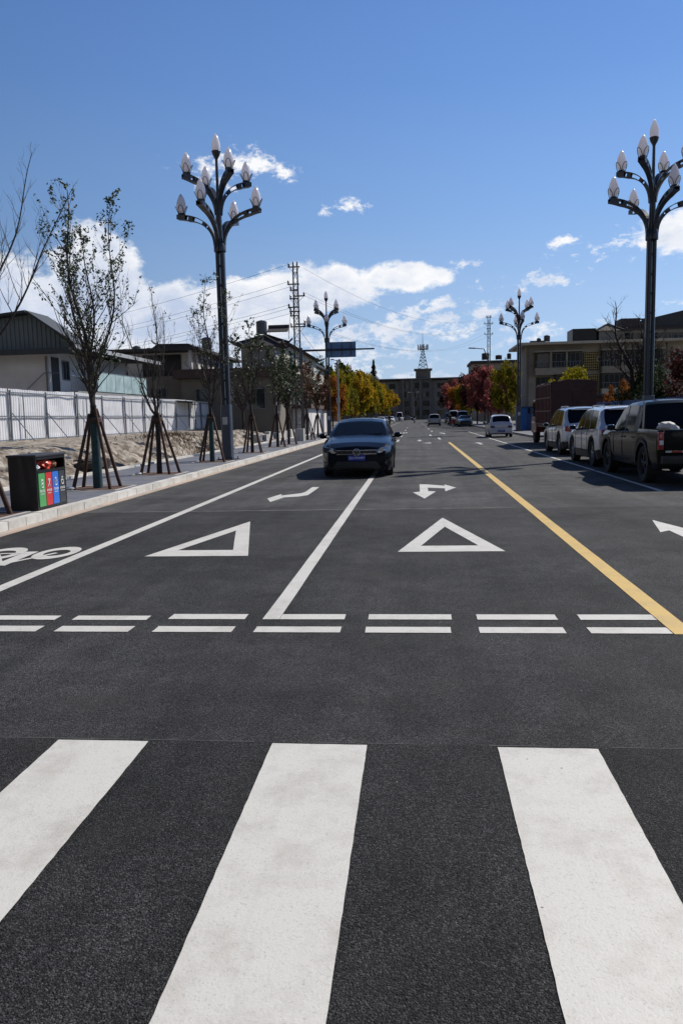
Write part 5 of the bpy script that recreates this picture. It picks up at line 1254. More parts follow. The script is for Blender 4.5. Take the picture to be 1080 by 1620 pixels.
for i, (y, kd) in enumerate(zip(Yl, kindL)):
    H = [5.6, 6.9, 7.4, 7.9, 8.1, 8.3, 8.4, 8.4, 8.6, 8.8, 9.0, 9.5][i]
    leafy(kd, -8.4 + rt_.uniform(-.3, .3), y, H, [3.0, 3.6, 4.2, 4.8, 5, 5, 5.2, 5.2, 5.4, 5.6, 6, 6.5][i], '%s autumn tree of the far left row, counted from the camera, %s leaves' % (ordn[i], {'orange': 'orange-red', 'yellow': 'yellow-green', 'gold': 'golden'}[kd]), GL, seed=i % 4)
kindR = ['yellow', 'red', 'red', 'red', 'maroon', 'yellow', 'orange', 'red', 'maroon']
Yr = [76, 85, 93, 102, 113, 125, 140, 160, 185]
for i, (y, kd) in enumerate(zip(Yr, kindR)):
    H = [6.0, 6.2, 6.9, 7.4, 7.6, 6.8, 7.2, 8.4, 9.0][i]
    leafy(kd, [8.5, 8.7, 8.7, 8.7, 8.6, 8.4, 8.3, 8.2, 8.0][i], y, H, [3.2, 3.4, 4.4, 5.0, 5.4, 5.0, 5.4, 6, 6.6][i], '%s autumn tree of the far right row, counted from the camera, %s leaves' % (ordn[i], {'yellow': 'yellow-green', 'red': 'crimson', 'maroon': 'dark maroon', 'orange': 'orange'}[kd]), GR, seed=i % 4 + 4)
# darker trees behind the left row and the conifer
for i, (x, y, H, W_) in enumerate([(-14, 110, 9.3, 6), (-13.5, 128, 10.2, 6.5), (-13, 150, 10.6, 7)]):
    leafy('green', x, y, H, W_, 'dark green tree behind the far left yellow row, %s' % ['nearest of three', 'middle of three', 'farthest of three'][i], 'dark trees behind the yellow row', seed=9 + i)
cf = thing('conifer_tree', 'dark pointed conifer rising above the far left yellow trees', 'tree', (-8.9, 170, 0))
g = MB(); rg = random.Random(3)
for k in range(5200):
    h = rg.random() ** .8; rr = (1 - h) * 3.3 * (.75 + .25 * math.sin(h * 60)) * math.sqrt(rg.random()); a = rg.uniform(0, 6.28)
    p = Vector((rr * math.cos(a), rr * math.sin(a), 3 + h * 10.6 - rr * .25)); d = Vector((math.cos(a), math.sin(a), -.25)) * .38; b_ = Vector((-math.sin(a), math.cos(a), .2)) * .10
    g.add([p - d * .5, p + b_, p + d * .5, p - b_], [(0, 1, 2, 3)])
g.build('foliage', LM['green'], cf); g = MB(); g.tube([(0, 0, 0), (0, 0, 13.4)], [.25, .03], 8); g.build('trunk', m_bark, cf)
# trees and shrubs behind the blue fence
leafy('maroon', 14.6, 41, 5.2, 4.4, 'dark red-leaved tree behind the blue fence at the right edge', 'trees behind the blue fence', seed=13, n=5000, size=.045)
leafy('green', 13.3, 47.5, 4.3, 3.4, 'dark green bushy tree behind the blue fence left of the right lamp', 'trees behind the blue fence', seed=14, n=5000, size=.045)
leafy('orange', 12.9, 51.5, 3.4, 1.9, 'small orange shrub tree left of the dark green tree behind the blue fence', 'trees behind the blue fence', seed=15, n=5000, size=.045)
leafy('yellow', 15.8, 84, 6.3, 4.6, 'olive green tree before the balconies behind the red truck', 'trees behind the blue fence', seed=16, n=5000, size=.045)
leafy('green', 14.6, 38.5, 3.9, 3.0, 'low green shrub below the dark red tree at the right edge', 'trees behind the blue fence', seed=17, n=5000, size=.045)
leafy('maroon', 11.3, 33.5, 2.35, 1.0, 'small potted-looking red shrub before the blue fence beside the right lamp', 'trees behind the blue fence', seed=18, n=5000, size=.045)
bt = young_tree(13.2, 50, 8.3, 2.6, 91, 'tall bare tree with thin pale branches before the right apartment block', 0, 3, .40, (-.10, 0), None, tr=.15, depth=3, nm='bare_tree', crown_r=2.3)
bt['group'] = 'bare trees'
b2_ = young_tree(13.9, 49, 7.2, 2.4, 92, 'second bare tree close to the right street lamp post', 0, 2, .38, (-.05, 0), None, tr=.12, depth=3, nm='bare_tree', crown_r=1.7); b2_['group'] = 'bare trees'
# bare trees before the left houses
for i, (x, y, H, sd, lp) in enumerate([(-12.4, 56, 6.6, 61, .1), (-10.2, 62, 6.6, 62, .95), (-9.6, 68, 6.2, 63, .8)]):
    q = young_tree(x, y, H, 2.0, sd, ['bare tree in front of the dark wall of the tile-roofed house', 'olive-leaved tree before the lit wall of the tile-roofed house', 'thin tree beside the low hut, left of the lattice pole'][i], lp, 3, .4, (0, 0), None, tr=.09, depth=3, leafsize=.13, nm='yard_tree', crown_r=1.6); q['group'] = 'trees before the left houses'

# ------------------------------------------------------------------ buildings
def wallm(name, c, v=.12): return mat(name, c, .9, 0, v, .6, .15, 30)
def block(nm, x0, x1, y0, y1, z0, z1, m_, parent):
    g = MB(); g.b2(x0, x1, y0, y1, z0, z1); return g.build(nm, m_, parent)
RW = random.Random(31); m_curtain = mat('faded_curtain', (.16, .15, .135), .8, 0, .3, 3)
def window_x(parent, x, y0, y1, z0, z1, side=1, fm=None, bars=2, nm='window'):
    """window on a wall facing +x (side=1) or -x"""
    g = MB(); t = .06
    for (a, b_, c, d) in ((y0, y1, z0, z0 + t), (y0, y1, z1 - t, z1), (y0, y0 + t, z0 + t, z1 - t), (y1 - t, y1, z0 + t, z1 - t)): g.b2(x, x + side * .06, a, b_, c, d)
    for k in range(1, bars): yy = y0 + (y1 - y0) * k / bars; g.b2(x, x + side * .05, yy - .025, yy + .025, z0 + t, z1 - t)
    f = g.build(nm, fm or m_fpost, parent); g = MB(); g.b2(x + side * .004, x + side * .02, y0 + t, y1 - t, z0 + t, z1 - t); g.build('pane', m_win, f); return f
def window_y(parent, y, x0, x1, z0, z1, fm=None, bars=2, nm='window', pane=None):
    """window on a wall facing -y (towards the camera)"""
    g = MB(); t = .06
    for (a, b_, c, d) in ((x0, x1, z0, z0 + t), (x0, x1, z1 - t, z1), (x0, x0 + t, z0 + t, z1 - t), (x1 - t, x1, z0 + t, z1 - t)): g.b2(a, b_, y - .06, y, c, d)
    for k in range(1, bars): xx = x0 + (x1 - x0) * k / bars; g.b2(xx - .025, xx + .025, y - .05, y, z0 + t, z1 - t)
    f = g.build(nm, fm or m_fpost, parent); g = MB(); g.b2(x0 + t, x1 - t, y - .02, y - .004, z0 + t, z1 - t); g.build('pane', pane or m_win, f)
    if RW.random() < .45:
        g = MB(); wq = (x1 - x0) * RW.uniform(.2, .5); xs_ = x0 + t if RW.random() < .5 else x1 - t - wq; g.b2(xs_, xs_ + wq, y - .028, y - .0215, z0 + t, z1 - t); g.build('curtain', m_curtain, f)
    return f
def tank(parent, x, y, z, r, h, m_=None):
    g = MB(); [g.tube([(x + a * r * .7, y + b_ * r * .7, z), (x + a * r * .7, y + b_ * r * .7, z + .35)], .03, 4) for a in (-1, 1) for b_ in (-1, 1)]
    g.lathe([(.01, z + .35), (r, z + .35), (r, z + .35 + h), (r * .7, z + .42 + h), (.01, z + .5 + h)], 16, (x, y, 0)); return g.build('water_tank', m_ or mat('steel_tank', (.10, .11, .12), .4, .5), parent, smooth=40)
# A: white house with grey gable roof and glass balcony
A = thing('white_house', 'white two-storey house with grey corrugated gable and glass balcony behind the hoarding', 'house', (-24, 46, .8)); o0 = Vector((24, -46, -.8))
def rel(x, y, z): return (x + 24, y - 46, z - .8)
class RB:   # blocks in world coordinates relative to a thing
    def __init__(s, th): s.t = th; s.o = th.location.copy()
    def blk(s, nm, x0, x1, y0, y1, z0, z1, m_): o = s.o; return block(nm, x0 - o.x, x1 - o.x, y0 - o.y, y1 - o.y, z0 - o.z, z1 - o.z, m_, s.t)
    def wx(s, x, y0, y1, z0, z1, side=1, **k): o = s.o; return window_x(s.t, x - o.x, y0 - o.y, y1 - o.y, z0 - o.z, z1 - o.z, side, **k)
    def wy(s, y, x0, x1, z0, z1, **k): o = s.o; return window_y(s.t, y - o.y, x0 - o.x, x1 - o.x, z0 - o.z, z1 - o.z, **k)
    def tank(s, x, y, z, r, h, m_=None): o = s.o; return tank(s.t, x - o.x, y - o.y, z - o.z, r, h, m_)
    def mesh(s, nm, g, m_, smooth=None, bevel=0): g.v = [(a - s.o.x, b_ - s.o.y, c - s.o.z) for a, b_, c in g.v]; return g.build(nm, m_, s.t, smooth=smooth, bevel=bevel)
Ab = RB(A)
m_whitewall = wallm('white_plaster', (.60, .59, .58)); m_greywall = wallm('grey_plaster', (.22, .22, .22)); m_roofd = mat('dark_roof_sheet', (.03, .038, .045), .6, 0, .2, 2)
m_corr = mat('blue_grey_corrugated', (.12, .15, .17), .5, .1, .1, 2)
Ab.blk('wall', -34, -20, 42.0, 53.5, .8, 5.55, m_whitewall)
g = MB(); g.prism([(-34, 5.55), (-19.95, 5.55), (-18.3, 5.62), (-20.6, 7.42), (-34, 6.15)], 41.6, 43.3, 'y'); Ab.mesh('gable', g, m_corr)
gg = MB()
for k in range(60):
    x = -33.9 + k * .25
    if x > -18.6: break
    top = lerp(7.42, 6.15, (-20.6 - x) / 13.4) if x < -20.6 else lerp(7.42, 5.62, (x + 20.6) / 2.3)
    gg.b2(x, x + .06, 41.55, 41.6, 5.6, top - .02)
Ab.mesh('gable_ribs', gg, m_corr)
g = MB()
for (xa, za, xb, zb) in ((-34.2, 6.15, -20.6, 7.45), (-20.6, 7.45, -18.05, 5.70)):
    n_ = Vector((-(zb - za), 0, xb - xa)).normalized() * .12
    g.prism([(xa, za), (xb, zb), (xb + n_.x, zb + n_.z), (xa + n_.x, za + n_.z)], 40.9, 43.4, 'y')
g.prism([(-34.2, 6.0), (-18.02, 5.60), (-18.02, 5.70), (-34.2, 6.12)], 43.41, 55.0, 'y')
Ab.mesh('roof', g, m_roofd)
g = MB(); g.b2(-34, -18.2, 40.95, 41.5, 5.28, 5.54); Ab.mesh('fascia', g, m_roofd)
g = MB(); g.b2(-18.04, -17.95, 41, 55.0, 5.50, 5.72); Ab.mesh('gutter', g, mat('pale_gutter', (.45, .46, .47), .4, .3))
Ab.blk('door', -19.99, -19.94, 42.3, 43.15, 3.3, 5.2, m_dark)
Ab.wx(-19.995, 43.6, 44.5, 4.0, 5.1, 1)
Ab.blk('balcony_slab', -19.99, -18.5, 42.2, 53.5, 3.15, 3.30, m_greywall)
Ab.blk('lower_wall', -19.99, -19.0, 44.5, 53.0, .8, 3.14, mat('red_shutter', (.10, .03, .03), .7))
m_gb = mat('teal_balcony_glass', (.42, .56, .58), .15, 0, .25, 1.5, coat=.6)
for k in range(6): 
    y0 = 45.0 + k * 1.42; Ab.blk('glass_panel', -18.56, -18.53, y0, y0 + 1.36, 3.36, 4.45, m_gb)
g = MB(); g.tube([(-18.55, 44.9, 4.48), (-18.55, 53.5, 4.48)], .03, 6); [g.tube([(-18.55, y, 3.3), (-18.55, y, 4.48)], .025, 6) for y in (44.9, 49.2, 53.5)]; Ab.mesh('balcony_rail', g, m_fpost)
g = MB(); [g.tube([(-18.9, 42.3 + .25 * k, 3.3 - .0 * k), (-18.9, 42.3 + .25 * k, 4.15)], .015, 4) for k in range(10)]; g.tube([(-18.9, 42.3, 4.15), (-18.9, 44.8, 4.15)], .02, 5); g.tube([(-21.5, 41.8, 3.2), (-20.2, 41.8, 4.3), (-19.4, 41.9, 4.3)], .025, 5); Ab.mesh('stair_rail', g, m_fpost)
g = MB(); g.prism([(-18.2, 3.0), (-14.6, 2.75), (-14.6, 2.8), (-18.2, 3.08)], 52, 56, 'y'); g.tube([(-14.8, 52.2, .8), (-14.8, 52.2, 2.75)], .04, 6); Ab.mesh('canopy', g, m_roofd)
# B: flat-roofed house with terrace
Bt = RB(thing('terrace_house', 'flat-roofed house with roof terrace and sunlit white upper wall behind the hoarding', 'house', (-19, 66, .8)))
m_brown = wallm('dark_brown_band', (.075, .045, .038)); m_beige = wallm('beige_render', (.16, .145, .12)); m_tile = mat('dark_roof_tile', (.045, .040, .042), .8, 0, .3, 6, .4, 20)
Bt.blk('wall', -30, -18.2, 62, 74, .8, 5.1, m_beige); Bt.blk('upper_wall', -23.5, -17.6, 63.5, 76, 5.1, 7.05, m_whitewall)
Bt.blk('roof_slab', -30.5, -16.9, 61.4, 77, 7.06, 7.28, m_tile); Bt.blk('terrace_slab', -30.2, -17.2, 61.5, 75, 5.12, 5.35, m_roofd) if False else None
g = MB(); [g.b2(x - .12, x + .12, 61.8, 62.04, 5.1, 7.06) for x in (-29.5, -27.5, -25.5, -23.9, -17.75)]; Bt.mesh('terrace_columns', g, m_whitewall)
Bt.blk('doorway', -22.2, -19.0, 63.40, 63.49, 5.12, 6.9, m_dark)  # dark sheet laid on the wall for the shade of an opening
for k in range(3): Bt.wx(-17.599, 65 + 3.6 * k, 66.4 + 3.6 * k, 5.5, 6.6, 1)
g = MB(); g.prism([(-21.0, 7.28), (-17.2, 7.28), (-17.9, 7.62), (-20.4, 7.66)], 62, 66, 'y'); g.tube([(-20.4, 62.1, 7.66), (-20.75, 62.1, 7.72), (-20.95, 62.1, 7.95)], .05, 5); Bt.mesh('tiled_ridge', g, m_tile)
Bt.tank(-16.0 - 2.0, 68, 7.28, .42, .95); Bt.tank(-25, 70, 7.28, .35, .6)
Bt.wy(61.99, -21.6, -19.8, 2.6, 4.2); 
# C: tile-roofed house with water tank
C_ = RB(thing('tile_roofed_house', 'grey house with dark curved tile roof, water tank and solar heater', 'house', (-13, 62, .6)))
C_.blk('wall', -18.1, -10.7, 60.3, 66, .5, 4.75, m_beige); C_.blk('parapet_band', -18.6, -10.2, 59.7, 66.5, 4.76, 5.45, m_brown)
C_.blk('rear_wall', -15.5, -10.5, 66.01, 86, .5, 4.75, m_beige)
C_.blk('upper_wall', -14.0, -10.5, 63.5, 84, 5.46, 7.5, wallm('cream_upper', (.42, .39, .32)))
C_.wy(60.29, -17.0, -15.6, 2.2, 4.0); C_.wy(60.29, -13.0, -11.5, 2.3, 3.9); C_.wy(63.49, -13.2, -11.8, 5.9, 7.0)
for k in range(4): C_.wx(-10.499, 68.5 + 4.4 * k, 70.4 + 4.4 * k, 2.2, 3.9, 1)
for k in range(4): C_.wx(-10.49, 66.5 + 4.4 * k, 68.2 + 4.4 * k, 5.8, 7.0, 1)
g = MB()
def hip(g, x0, x1, y0, y1, z0, z1, ov=.5, inset=1.6):
    P = [(x0 - ov, y0 - ov, z0), (x1 + ov, y0 - ov, z0), (x1 + ov, y1 + ov, z0), (x0 - ov, y1 + ov, z0)]
    cx = (x0 + x1) / 2; r0 = (cx, y0 + inset, z1); r1 = (cx, y1 - inset, z1)
    o = len(g.v); g.add(P + [r0, r1], [(0, 1, 4), (1, 2, 5, 4), (2, 3, 5), (3, 0, 4, 5), (3, 2, 1, 0)])
    for q in ((0, 4), (1, 4), (2, 5), (3, 5), (4, 5)): 
        a, b_ = Vector(g.v[o + q[0]]), Vector(g.v[o + q[1]]); d_ = (a - b_).normalized(); e_ = a + Vector((d_.x, d_.y, 0)) * .35 + Vector((0, 0, .30)) if q != (4, 5) else a
        g.tube([e_, a.lerp(b_, .04) + Vector((0, 0, .05)), a.lerp(b_, .5) + Vector((0, 0, .06)), b_ + Vector((0, 0, .10))], .08, 5)
hip(g, -14.0, -10.5, 63.5, 84, 7.5, 8.35, .6, 1.8); C_.mesh('tiled_roof', g, m_tile)
g = MB(); hip(g, -12.9, -10.5, 60.6, 63.2, 7.1, 7.9, .3, 1.0); C_.mesh('porch_roof', g, m_tile)
C_.blk('porch_wall', -12.6, -10.7, 60.8, 63.2, 5.46, 7.1, m_greywall)
C_.tank(-12.45, 64.5, 8.1, .45, .95)
g = MB(); g.box((-11.1, 64.5, 8.75), (1.7, 1.0, .06), (.5, 0, 0)); g.tube([(-11.95, 64.9, 9.0), (-10.25, 64.9, 9.0)], .17, 10); [g.tube([(x, 64.9, 8.0), (x, 64.9, 8.95)], .025, 4) for x in (-11.9, -10.3)]; C_.mesh('solar_heater', g, m_tile)
g = MB(); g.tube([(-10.5, 66, 8.2), (-10.3, 66, 10.0)], .02, 4); C_.mesh('aerial', g, m_latt)
# D: far balcony house
D_ = RB(thing('balcony_house', 'pale house with greenish awning balcony beyond the tile-roofed house', 'house', (-13.5, 92, 0)))
D_.blk('wall', -17.5, -12.0, 88, 104, 0, 7.6, wallm('pale_green_render', (.33, .33, .29))); D_.blk('roof_slab', -17.9, -11.5, 87.5, 104.4, 7.61, 7.85, m_roofd)
D_.blk('awning_balcony', -12.9, -10.9, 87.0, 90.5, 5.4, 6.9, mat('greenish_glazing', (.10, .14, .13), .3, 0, .3)); D_.blk('balcony_base', -13.0, -10.8, 86.9, 90.6, 5.1, 5.39, m_whitewall)
for k in range(3): D_.wy(87.99, -17.0 + 1.5 * k, -16.0 + 1.5 * k, 2.5, 4.0)
for k in range(3): D_.wx(-11.999, 91.5 + 4 * k, 93.2 + 4 * k, 2.3, 4.0, 1)
# hut
H_ = RB(thing('low_hut', 'low white-walled hut with dark flat roof behind the lattice power pole', 'hut', (-10.6, 72, 0)))
H_.blk('wall', -12.6, -9.1, 67, 82, 0, 2.35, m_whitewall); H_.blk('roof', -13.1, -8.8, 66.4, 82.6, 2.36, 2.66, m_brown); H_.blk('door', -11.6, -10.7, 66.94, 66.99, 0, 2.0, m_dark)
# low broken wall and rubble at the pavement end
g = MB()
for k in range(12): g.box((-9.6 - .05 * (k % 3), 50 + k * 1.1, .28), (.30, 1.0, .5 + .12 * ((k * 7) % 4)), (0, 0, .05 * ((k % 3) - 1)))
o = g.build('block_wall', m_conc, bevel=.01); tag(o, 'low broken concrete block wall behind the pavement beyond the hoarding', 'wall')

# right side: blue hoarding
bf = thing('blue_hoarding', 'long blue corrugated metal hoarding behind the cars on the right', 'fence', (12.1, 20, 0))
m_blue = mat('blue_sheet', (.010, .11, .36), .5, 0, .2, 1.2, island=.0)
for k in range(15):
    y0 = 3 + k * 5.0
    if y0 + 20 > 90: break
    g = MB(); n = 60
    vs_ = [(.015 * (1 if (j % 4) in (0, 1) else -1) + .03 * noise.noise((k, j * .1, 0)), y0 + 4.95 * j / n, z) for z in (.05, 2.12 + .05 * noise.noise((k * 2.3, 0, 0))) for j in range(n + 1)]
    g.add(vs_, [(j, j + 1, n + 2 + j, n + 1 + j) for j in range(n)]); g.build('sheet_panel', m_blue, bf)
    g = MB(); g.b2(-.09, -.03, y0 - .04, y0 + .02, 0, 2.2); g.build('post', mat('blue_post', (.02, .05, .13), .5), bf)
    g = MB(); g.b2(-.075, -.035, y0 + .03, y0 + 4.94, 2.02, 2.07); g.b2(-.075, -.035, y0 + .03, y0 + 4.94, .25, .30); g.build('rail', mat('blue_post', (.02, .05, .13)), bf)
bx = thing('blue_kiosk', 'dark blue metal site box beside the right far street lamp', 'site box', (9.4, 66, 0))
g = MB(); g.b2(-1.1, 1.1, -1.5, 1.5, .05, 1.95); g.build('body', m_blue, bx, bevel=.03); g = MB(); g.b2(-1.2, 1.2, -1.6, 1.6, 1.96, 2.05); g.build('roof', mat('blue_post', (.02, .05, .13)), bx)
g = MB(); g.b2(-.6, .25, -1.53, -1.505, .15, 1.8); g.build('door', mat('blue_door', (.02, .07, .22), .5), bx)
bw = RB(thing('brick_outbuilding', 'low dull red brick outbuilding between the red truck and the green tree', 'outbuilding', (15, 62, 0)))
bw.blk('wall', 11.9 + .8, 18, 58, 66, 0, 2.6, mat('dull_red_brick', (.11, .045, .038), .9, 0, .3, 6)); bw.blk('roof', 12.5, 18.3, 57.6, 66.4, 2.61, 2.75, m_roofd); bw.wy(57.99, 14, 15.2, 1.2, 2.2)
# apartment block
ap = RB(thing('apartment_block', 'long cream four-storey apartment block with enclosed balconies behind the red truck', 'apartment building', (26, 112, 0)))
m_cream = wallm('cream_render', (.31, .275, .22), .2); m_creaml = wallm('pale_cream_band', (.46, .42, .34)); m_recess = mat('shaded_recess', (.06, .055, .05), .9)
ap.blk('wall', 15.2, 40, 112, 122, 0, 10.7, m_cream)
g = MB(); g.b2(14.0, 40.5, 110.6, 122.5, 10.71, 11.05); ap.mesh('roof_slab', g, m_creaml)
m_wf = mat('dull_window_frame', (.13, .13, .13), .5)
m_dimwin = mat('dim_window_glass', (.016, .02, .024), .2, 0, .4, .8, spec=.25)
for fl, z in enumerate((7.9, 4.9, 1.9)):
    rows = [[(16.3, 22.6, 1, 0, 9), (25.2, 33.2, 1, 0, 11), (34.4, 39.4, 0, 0, 5)], [(16.5, 18.5, 0, 0, 3), (19.0, 22.4, 1, 1, 5), (25.2, 29.2, 1, 1, 5), (30.4, 33.2, 0, 0, 4), (34.8, 38.6, 0, 0, 5)],
            [(16.5, 18.5, 0, 0, 3), (19.0, 22.4, 1, 1, 5), (25.2, 29.2, 1, 1, 5), (30.2, 33.4, 1, 0, 4), (34.8, 38.6, 0, 0, 5)]][fl]
    for (xa, xb, bal, pale, nb_) in rows:
        if bal:
            ap.blk('balcony_front', xa, xb, 110.9, 111.99, z - 1.25, z - .30, m_creaml if pale else m_cream)
            ap.blk('balcony_slab', xa - .1, xb + .1, 110.75, 111.99, z + 1.81, z + 1.98, m_cream)
            ap.blk('balcony_wall', xa + .02, xb - .02, 111.3, 111.99, z - .29, z + 1.8, m_recess)  # wall coloured dark to stand for the shade inside the balcony
            ap.wy(111.29, xa + .3, xb - .3, z - .2, z + 1.65, fm=m_wf, bars=nb_, pane=m_dimwin)
            g = MB(); [g.b2(x_ / 10, x_ / 10 + .05, 110.92, 110.97, z - .29, z + .45) for x_ in range(int(xa * 10) + 2, int(xb * 10) - 2, 4)]; g.b2(xa, xb, 110.9, 110.98, z + .46, z + .52); ap.mesh('balcony_railing', g, m_fpost)
            if nb_ > 6:
                for q in range(1, 3): xq = xa + (xb - xa) * q / 3; ap.blk('balcony_pier', xq - .12, xq + .12, 110.99, 111.28, z - .29, z + 1.8, m_cream)
        else: ap.wy(111.99, xa, xb, z, z + 1.5, fm=m_wf, bars=nb_, pane=m_dimwin)
    # stair tower screen of pierced blocks
    g = MB()
    for r in range(7):
        g.b2(22.9, 24.9, 111.7, 111.98, z - .6 + r * .34, z - .50 + r * .34)
    for c in range(8): g.b2(22.9 + c * .28, 22.98 + c * .28, 111.75, 111.97, z - .7, z + 1.65)
    ap.mesh('pierced_screen', g, mat('ochre_block', (.34, .27, .13), .9))
    ap.blk('stair_shade_sheet', 22.85, 25.0, 111.985, 111.995, z - .75, z + 1.7, m_dark)  # flat dark sheet standing in for the shade behind the screen
ap.blk('roof_shed', 21.6, 24.8, 113, 117, 11.05, 12.9, m_dark)
g = MB(); hip(g, 25.0, 28.2, 113, 117, 12.5, 13.5, .3, 1.2); ap.mesh('pavilion_roof', g, m_tile)
ap.blk('pavilion_wall', 25.2, 28.0, 113.2, 116.8, 11.05, 12.5, m_greywall)
for (x, r, h) in ((17.2, .30, .4), (18.3, .42, .75), (29.4, .5, .9), (31.4, .45, .5), (33.0, .4, .6)): ap.tank(x, 114, 11.05, r, h, m_latt)
g = MB(); g.b2(16.0, 18.0, 113.5, 114.5, 11.05, 11.5); ap.mesh('solar_panel', g, m_latt)
g = MB(); [g.b2(28.3 + k * .9, 28.4 + k * .9, 112.4, 112.5, 11.05, 12.1) for k in range(13)]; g.b2(28.3, 39.3, 112.4, 112.5, 12.1, 12.2); g.b2(28.3, 39.3, 112.4, 112.5, 11.6, 11.66); ap.mesh('roof_railing', g, m_wf)
g = MB(); g.b2(28.4, 39.5, 113, 118, 12.5, 12.62); [g.b2(28.5 + k * 2.7, 28.65 + k * 2.7, 113, 113.2, 11.05, 12.5) for k in range(5)]; ap.mesh('roof_pergola', g, m_roofd)
# neighbour behind with dark glazed roof storey
nb = RB(thing('roof_storey_building', 'taller building with dark glazed sloping roof storey at the right edge', 'building', (36, 128, 0)))
nb.blk('wall', 30.5, 52, 124, 136, 0, 13.4, m_beige); nb.blk('parapet', 30.2, 52.3, 123.6, 136.4, 13.41, 13.8, m_brown)
g = MB(); g.prism([(34.0, 13.8), (52, 13.8), (52, 18.0), (41.5, 16.6), (34.0, 15.0)], 124.2, 135, 'y'); nb.mesh('glazed_storey', g, m_roofd)
g = MB(); g.b2(33.6, 36, 123.8, 124.1, 15.0, 15.2); [g.b2(x, x + .12, 123.9, 124.15, 13.8, 15) for x in (33.8, 34.8, 35.8)]; g.b2(30.8, 33.6, 124, 128, 13.8, 15.3); nb.mesh('roof_frame', g, m_tile)
for k in range(5): nb.wy(123.99, 35.2 + k * 2.6, 37.2 + k * 2.6, 11.4, 12.9, fm=m_wf, bars=3)
# middle distance building behind the red trees
mdb = RB(thing('rear_flats', 'cream flats with roof tanks behind the red autumn trees', 'apartment building', (17, 176, 0)))
mdb.blk('wall', 12.0, 24.5, 172, 184, 0, 12.2, m_cream); mdb.blk('parapet', 11.7, 24.8, 171.6, 184.4, 12.21, 12.8, m_tile)
for k in range(4):
    for z in (3.2, 6.2, 9.2): mdb.wy(171.99, 12.8 + 2.9 * k, 14.8 + 2.9 * k, z, z + 1.6, fm=m_wf)
for (x, r, h) in ((15, .8, 1.3), (17.8, .7, .8), (20.0, .45, 1.1), (23.4, .5, 1.6)): mdb.tank(x, 174, 12.8, r, h, m_latt)
# end building and tower
eb = RB(thing('end_building', 'long dark four-storey building closing the far end of the street', 'building', (0, 306, 0)))
m_eb = wallm('smoky_grey_render', (.17, .165, .165)); m_eb2 = wallm('dark_grey_render', (.12, .12, .122))
eb.blk('wall', -36, -6, 300, 318, 0, 14.6, m_eb); eb.blk('wall', 6, 40, 300, 318, 0, 14.6, m_eb); eb.blk('central_block', -5.99, 5.99, 299, 318, 0, 14.9, m_eb2)
eb.blk('parapet', -36.4, 40.4, 298.2, 318.4, 14.91, 15.4, m_eb2)
eb.blk('roof_turret', .0, 5.6, 301, 307, 15.4, 18.4, wallm('turret_grey', (.16, .15, .14))); eb.blk('turret_cornice', -.6, 6.2, 300.4, 307.6, 18.41, 19.0, wallm('turret_grey', (.16, .15, .14)))
m_wg = mat('dim_glass', (.03, .035, .04), .15)
for z in (1.5, 4.9, 8.3, 11.6):
    for x in list(range(-34, -7, 4)) + list(range(8, 38, 4)): eb.wy(299.99, x, x + 2.4, z, z + 2.0, fm=m_wf, bars=2)
    for x in (-5, -1.2, 2.6): eb.wy(298.99, x, x + 2.4, z, z + 2.2, fm=m_wf, bars=3)
for x in (-4.2, -1.0, 2.2): eb.blk('pilaster', x - .9, x - .2, 298.4, 298.93, 0, 14.8, wallm('turret_grey', (.16, .15, .14)))
tw_ = thing('antenna_mast', 'lattice telecom mast with antenna cluster on the turret of the end building', 'mast', (2.8, 304, 19.0))
g = MB()
def legs(z): w_ = lerp(3.6, 1.0, min(1, z / 6.5)); return [(-w_ / 2, -w_ / 2, z), (w_ / 2, -w_ / 2, z), (w_ / 2, w_ / 2, z), (-w_ / 2, w_ / 2, z)]
zz = [0, 1.6, 3.1, 4.4, 5.5, 6.5, 7.5, 8.3, 9.0]
for a, b_ in zip(zz, zz[1:]):
    A1_, B1_ = legs(a), legs(b_)
    for k in range(4): g.tube([A1_[k], B1_[k]], .11, 4); g.tube([A1_[k], B1_[(k + 1) % 4]], .07, 4); g.tube([B1_[k], A1_[(k + 1) % 4]], .07, 4); g.tube([B1_[k], B1_[(k + 1) % 4]], .07, 4)
g.tube([(0, 0, 9), (0, 0, 13.6)], [.12, .04], 5); g.build('lattice_tower', m_latt, tw_)
g = MB(); g.lathe([(.6, 7.3), (1.7, 7.3), (1.7, 7.45), (.6, 7.45)], 12); g.lathe([(1.6, 8.2), (1.75, 8.2), (1.75, 8.3), (1.6, 8.3)], 12); g.build('platform', m_latt, tw_)
for k in range(9):
    a = k * 2 * math.pi / 9; g = MB(); g.box((1.9 * math.cos(a), 1.9 * math.sin(a), 8.1), (.35, .35, 2.0)); g.tube([(.5 * math.cos(a), .5 * math.sin(a), 7.8), (1.9 * math.cos(a), 1.9 * math.sin(a), 7.8)], .06, 4); g.build('panel_antenna', m_fpost, tw_)
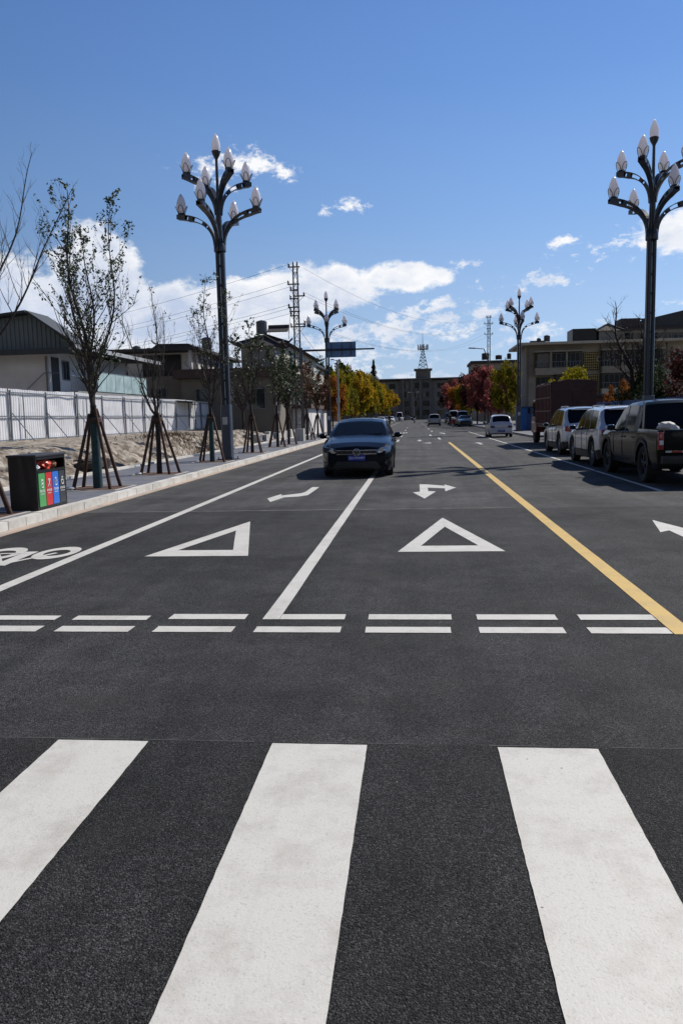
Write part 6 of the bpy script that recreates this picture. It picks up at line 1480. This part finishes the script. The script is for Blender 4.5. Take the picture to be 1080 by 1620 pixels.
# neighbouring far roofs to the left and right so that the street has a town behind it
far = [(-70, -40, 150, 170, 9, m_beige), (-45, -20, 110, 125, 7.2, m_greywall), (-110, -75, 120, 150, 10, m_cream), (45, 80, 170, 190, 14, m_cream), (-60, -37, 260, 280, 12, m_greywall), (28, 60, 250, 270, 13, m_cream)]
for i, (x0, x1, y0, y1, h, m_) in enumerate(far):
    q = RB(thing('distant_house', ['beige distant house left of the terrace house', 'grey low house right behind the terrace house', 'cream distant block at the far left', 'cream distant block at the far right', 'grey distant block left of the end building', 'cream distant block right of the end building'][i], 'house', ((x0 + x1) / 2, (y0 + y1) / 2, 0), group='distant houses'))
    q.blk('wall', x0, x1, y0, y1, 0, h, m_); q.blk('roof', x0 - .4, x1 + .4, y0 - .4, y1 + .4, h + .01, h + .35, m_tile)
    for k in range(int((x1 - x0) / 4) - 1):
        for z in ([2.5, 5.6] if h < 10 else [2.5, 5.6, 8.7]):
            if z + 1.5 < h: q.wy(y0 - .01, x0 + 2 + 4 * k, x0 + 4 + 4 * k, z, z + 1.4, fm=m_wf)

def ac_unit(rb, x, y, z, face):
    g = MB()
    if face == 'y': g.b2(x - .42, x + .42, y - .34, y - .02, z, z + .62)
    else: g.b2(x + .02, x + .34, y - .42, y + .42, z, z + .62)
    o_ = rb.mesh('air_conditioner', g, mat('aged_white_casing', (.38, .37, .34), .6), bevel=.02)
    g = MB(); o = rb.o
    if face == 'y': g.lathe([(.002, 0), (.22, 0), (.24, -.02), (.26, 0)], 16, (x - .1 - o.x, y - .345 - o.y, z + .31 - o.z), 'y')
    else: g.lathe([(.002, 0), (.22, 0), (.24, .02), (.26, 0)], 16, (x + .345 - o.x, y - .1 - o.y, z + .31 - o.z), 'x')
    g.build('fan_grille', m_black, o_)
ac_unit(C_, -14.4, 60.3, 3.0, 'y'); ac_unit(C_, -10.7 + .01, 67.4, 3.2, 'x'); ac_unit(Bt, -22.6, 62.0, 2.6, 'y')
for (x, z) in ((18.8, 8.4), (22.5, 5.2), (25.1, 8.3), (29.6, 5.1), (33.9, 8.0), (34.1, 5.0)): ac_unit(ap, x, 112 - .0, z, 'y')
def pipe(rb, x, y, z0, z1, r=.05):
    g = MB(); g.tube([(x, y, z0), (x, y, z1)], r, 6); rb.mesh('downpipe', g, m_wf)
pipe(C_, -14.9, 60.2, .6, 4.7); pipe(C_, -10.85, 60.2, .6, 4.7); pipe(ap, 25.1, 111.8, 0, 10.6, .07); pipe(ap, 33.9, 111.8, 0, 10.6, .07); pipe(ap, 15.4, 111.8, 0, 10.6, .07); pipe(Ab, -20.1, 41.9, .9, 5.2)

q = RB(thing('roof_terrace_house', 'small pale house with roof tanks seen between the white house and the terrace house', 'house', (-27, 92, 0)))
q.blk('wall', -33, -24.5, 86, 98, 0, 8.3, m_greywall); q.blk('roof', -33.4, -24.1, 85.6, 98.4, 8.31, 8.55, m_tile)
q.tank(-25.6, 88, 8.55, .5, 1.0); q.tank(-30, 88, 8.55, .45, .8, m_latt)
for k in range(3): q.wy(85.99, -32 + 2.5 * k, -30.6 + 2.5 * k, 5.6, 7.1)
g = MB(); [g.tube([(x, 86.2, 8.55), (x, 86.2, 9.4)], .03, 4) for x in (-33, -31, -29, -27, -25)]; g.tube([(-33, 86.2, 9.4), (-24.5, 86.2, 9.4)], .03, 4); g.tube([(-28, 90, 8.5), (-28, 90, 11.2)], .03, 4); q.mesh('roof_railing', g, m_latt)
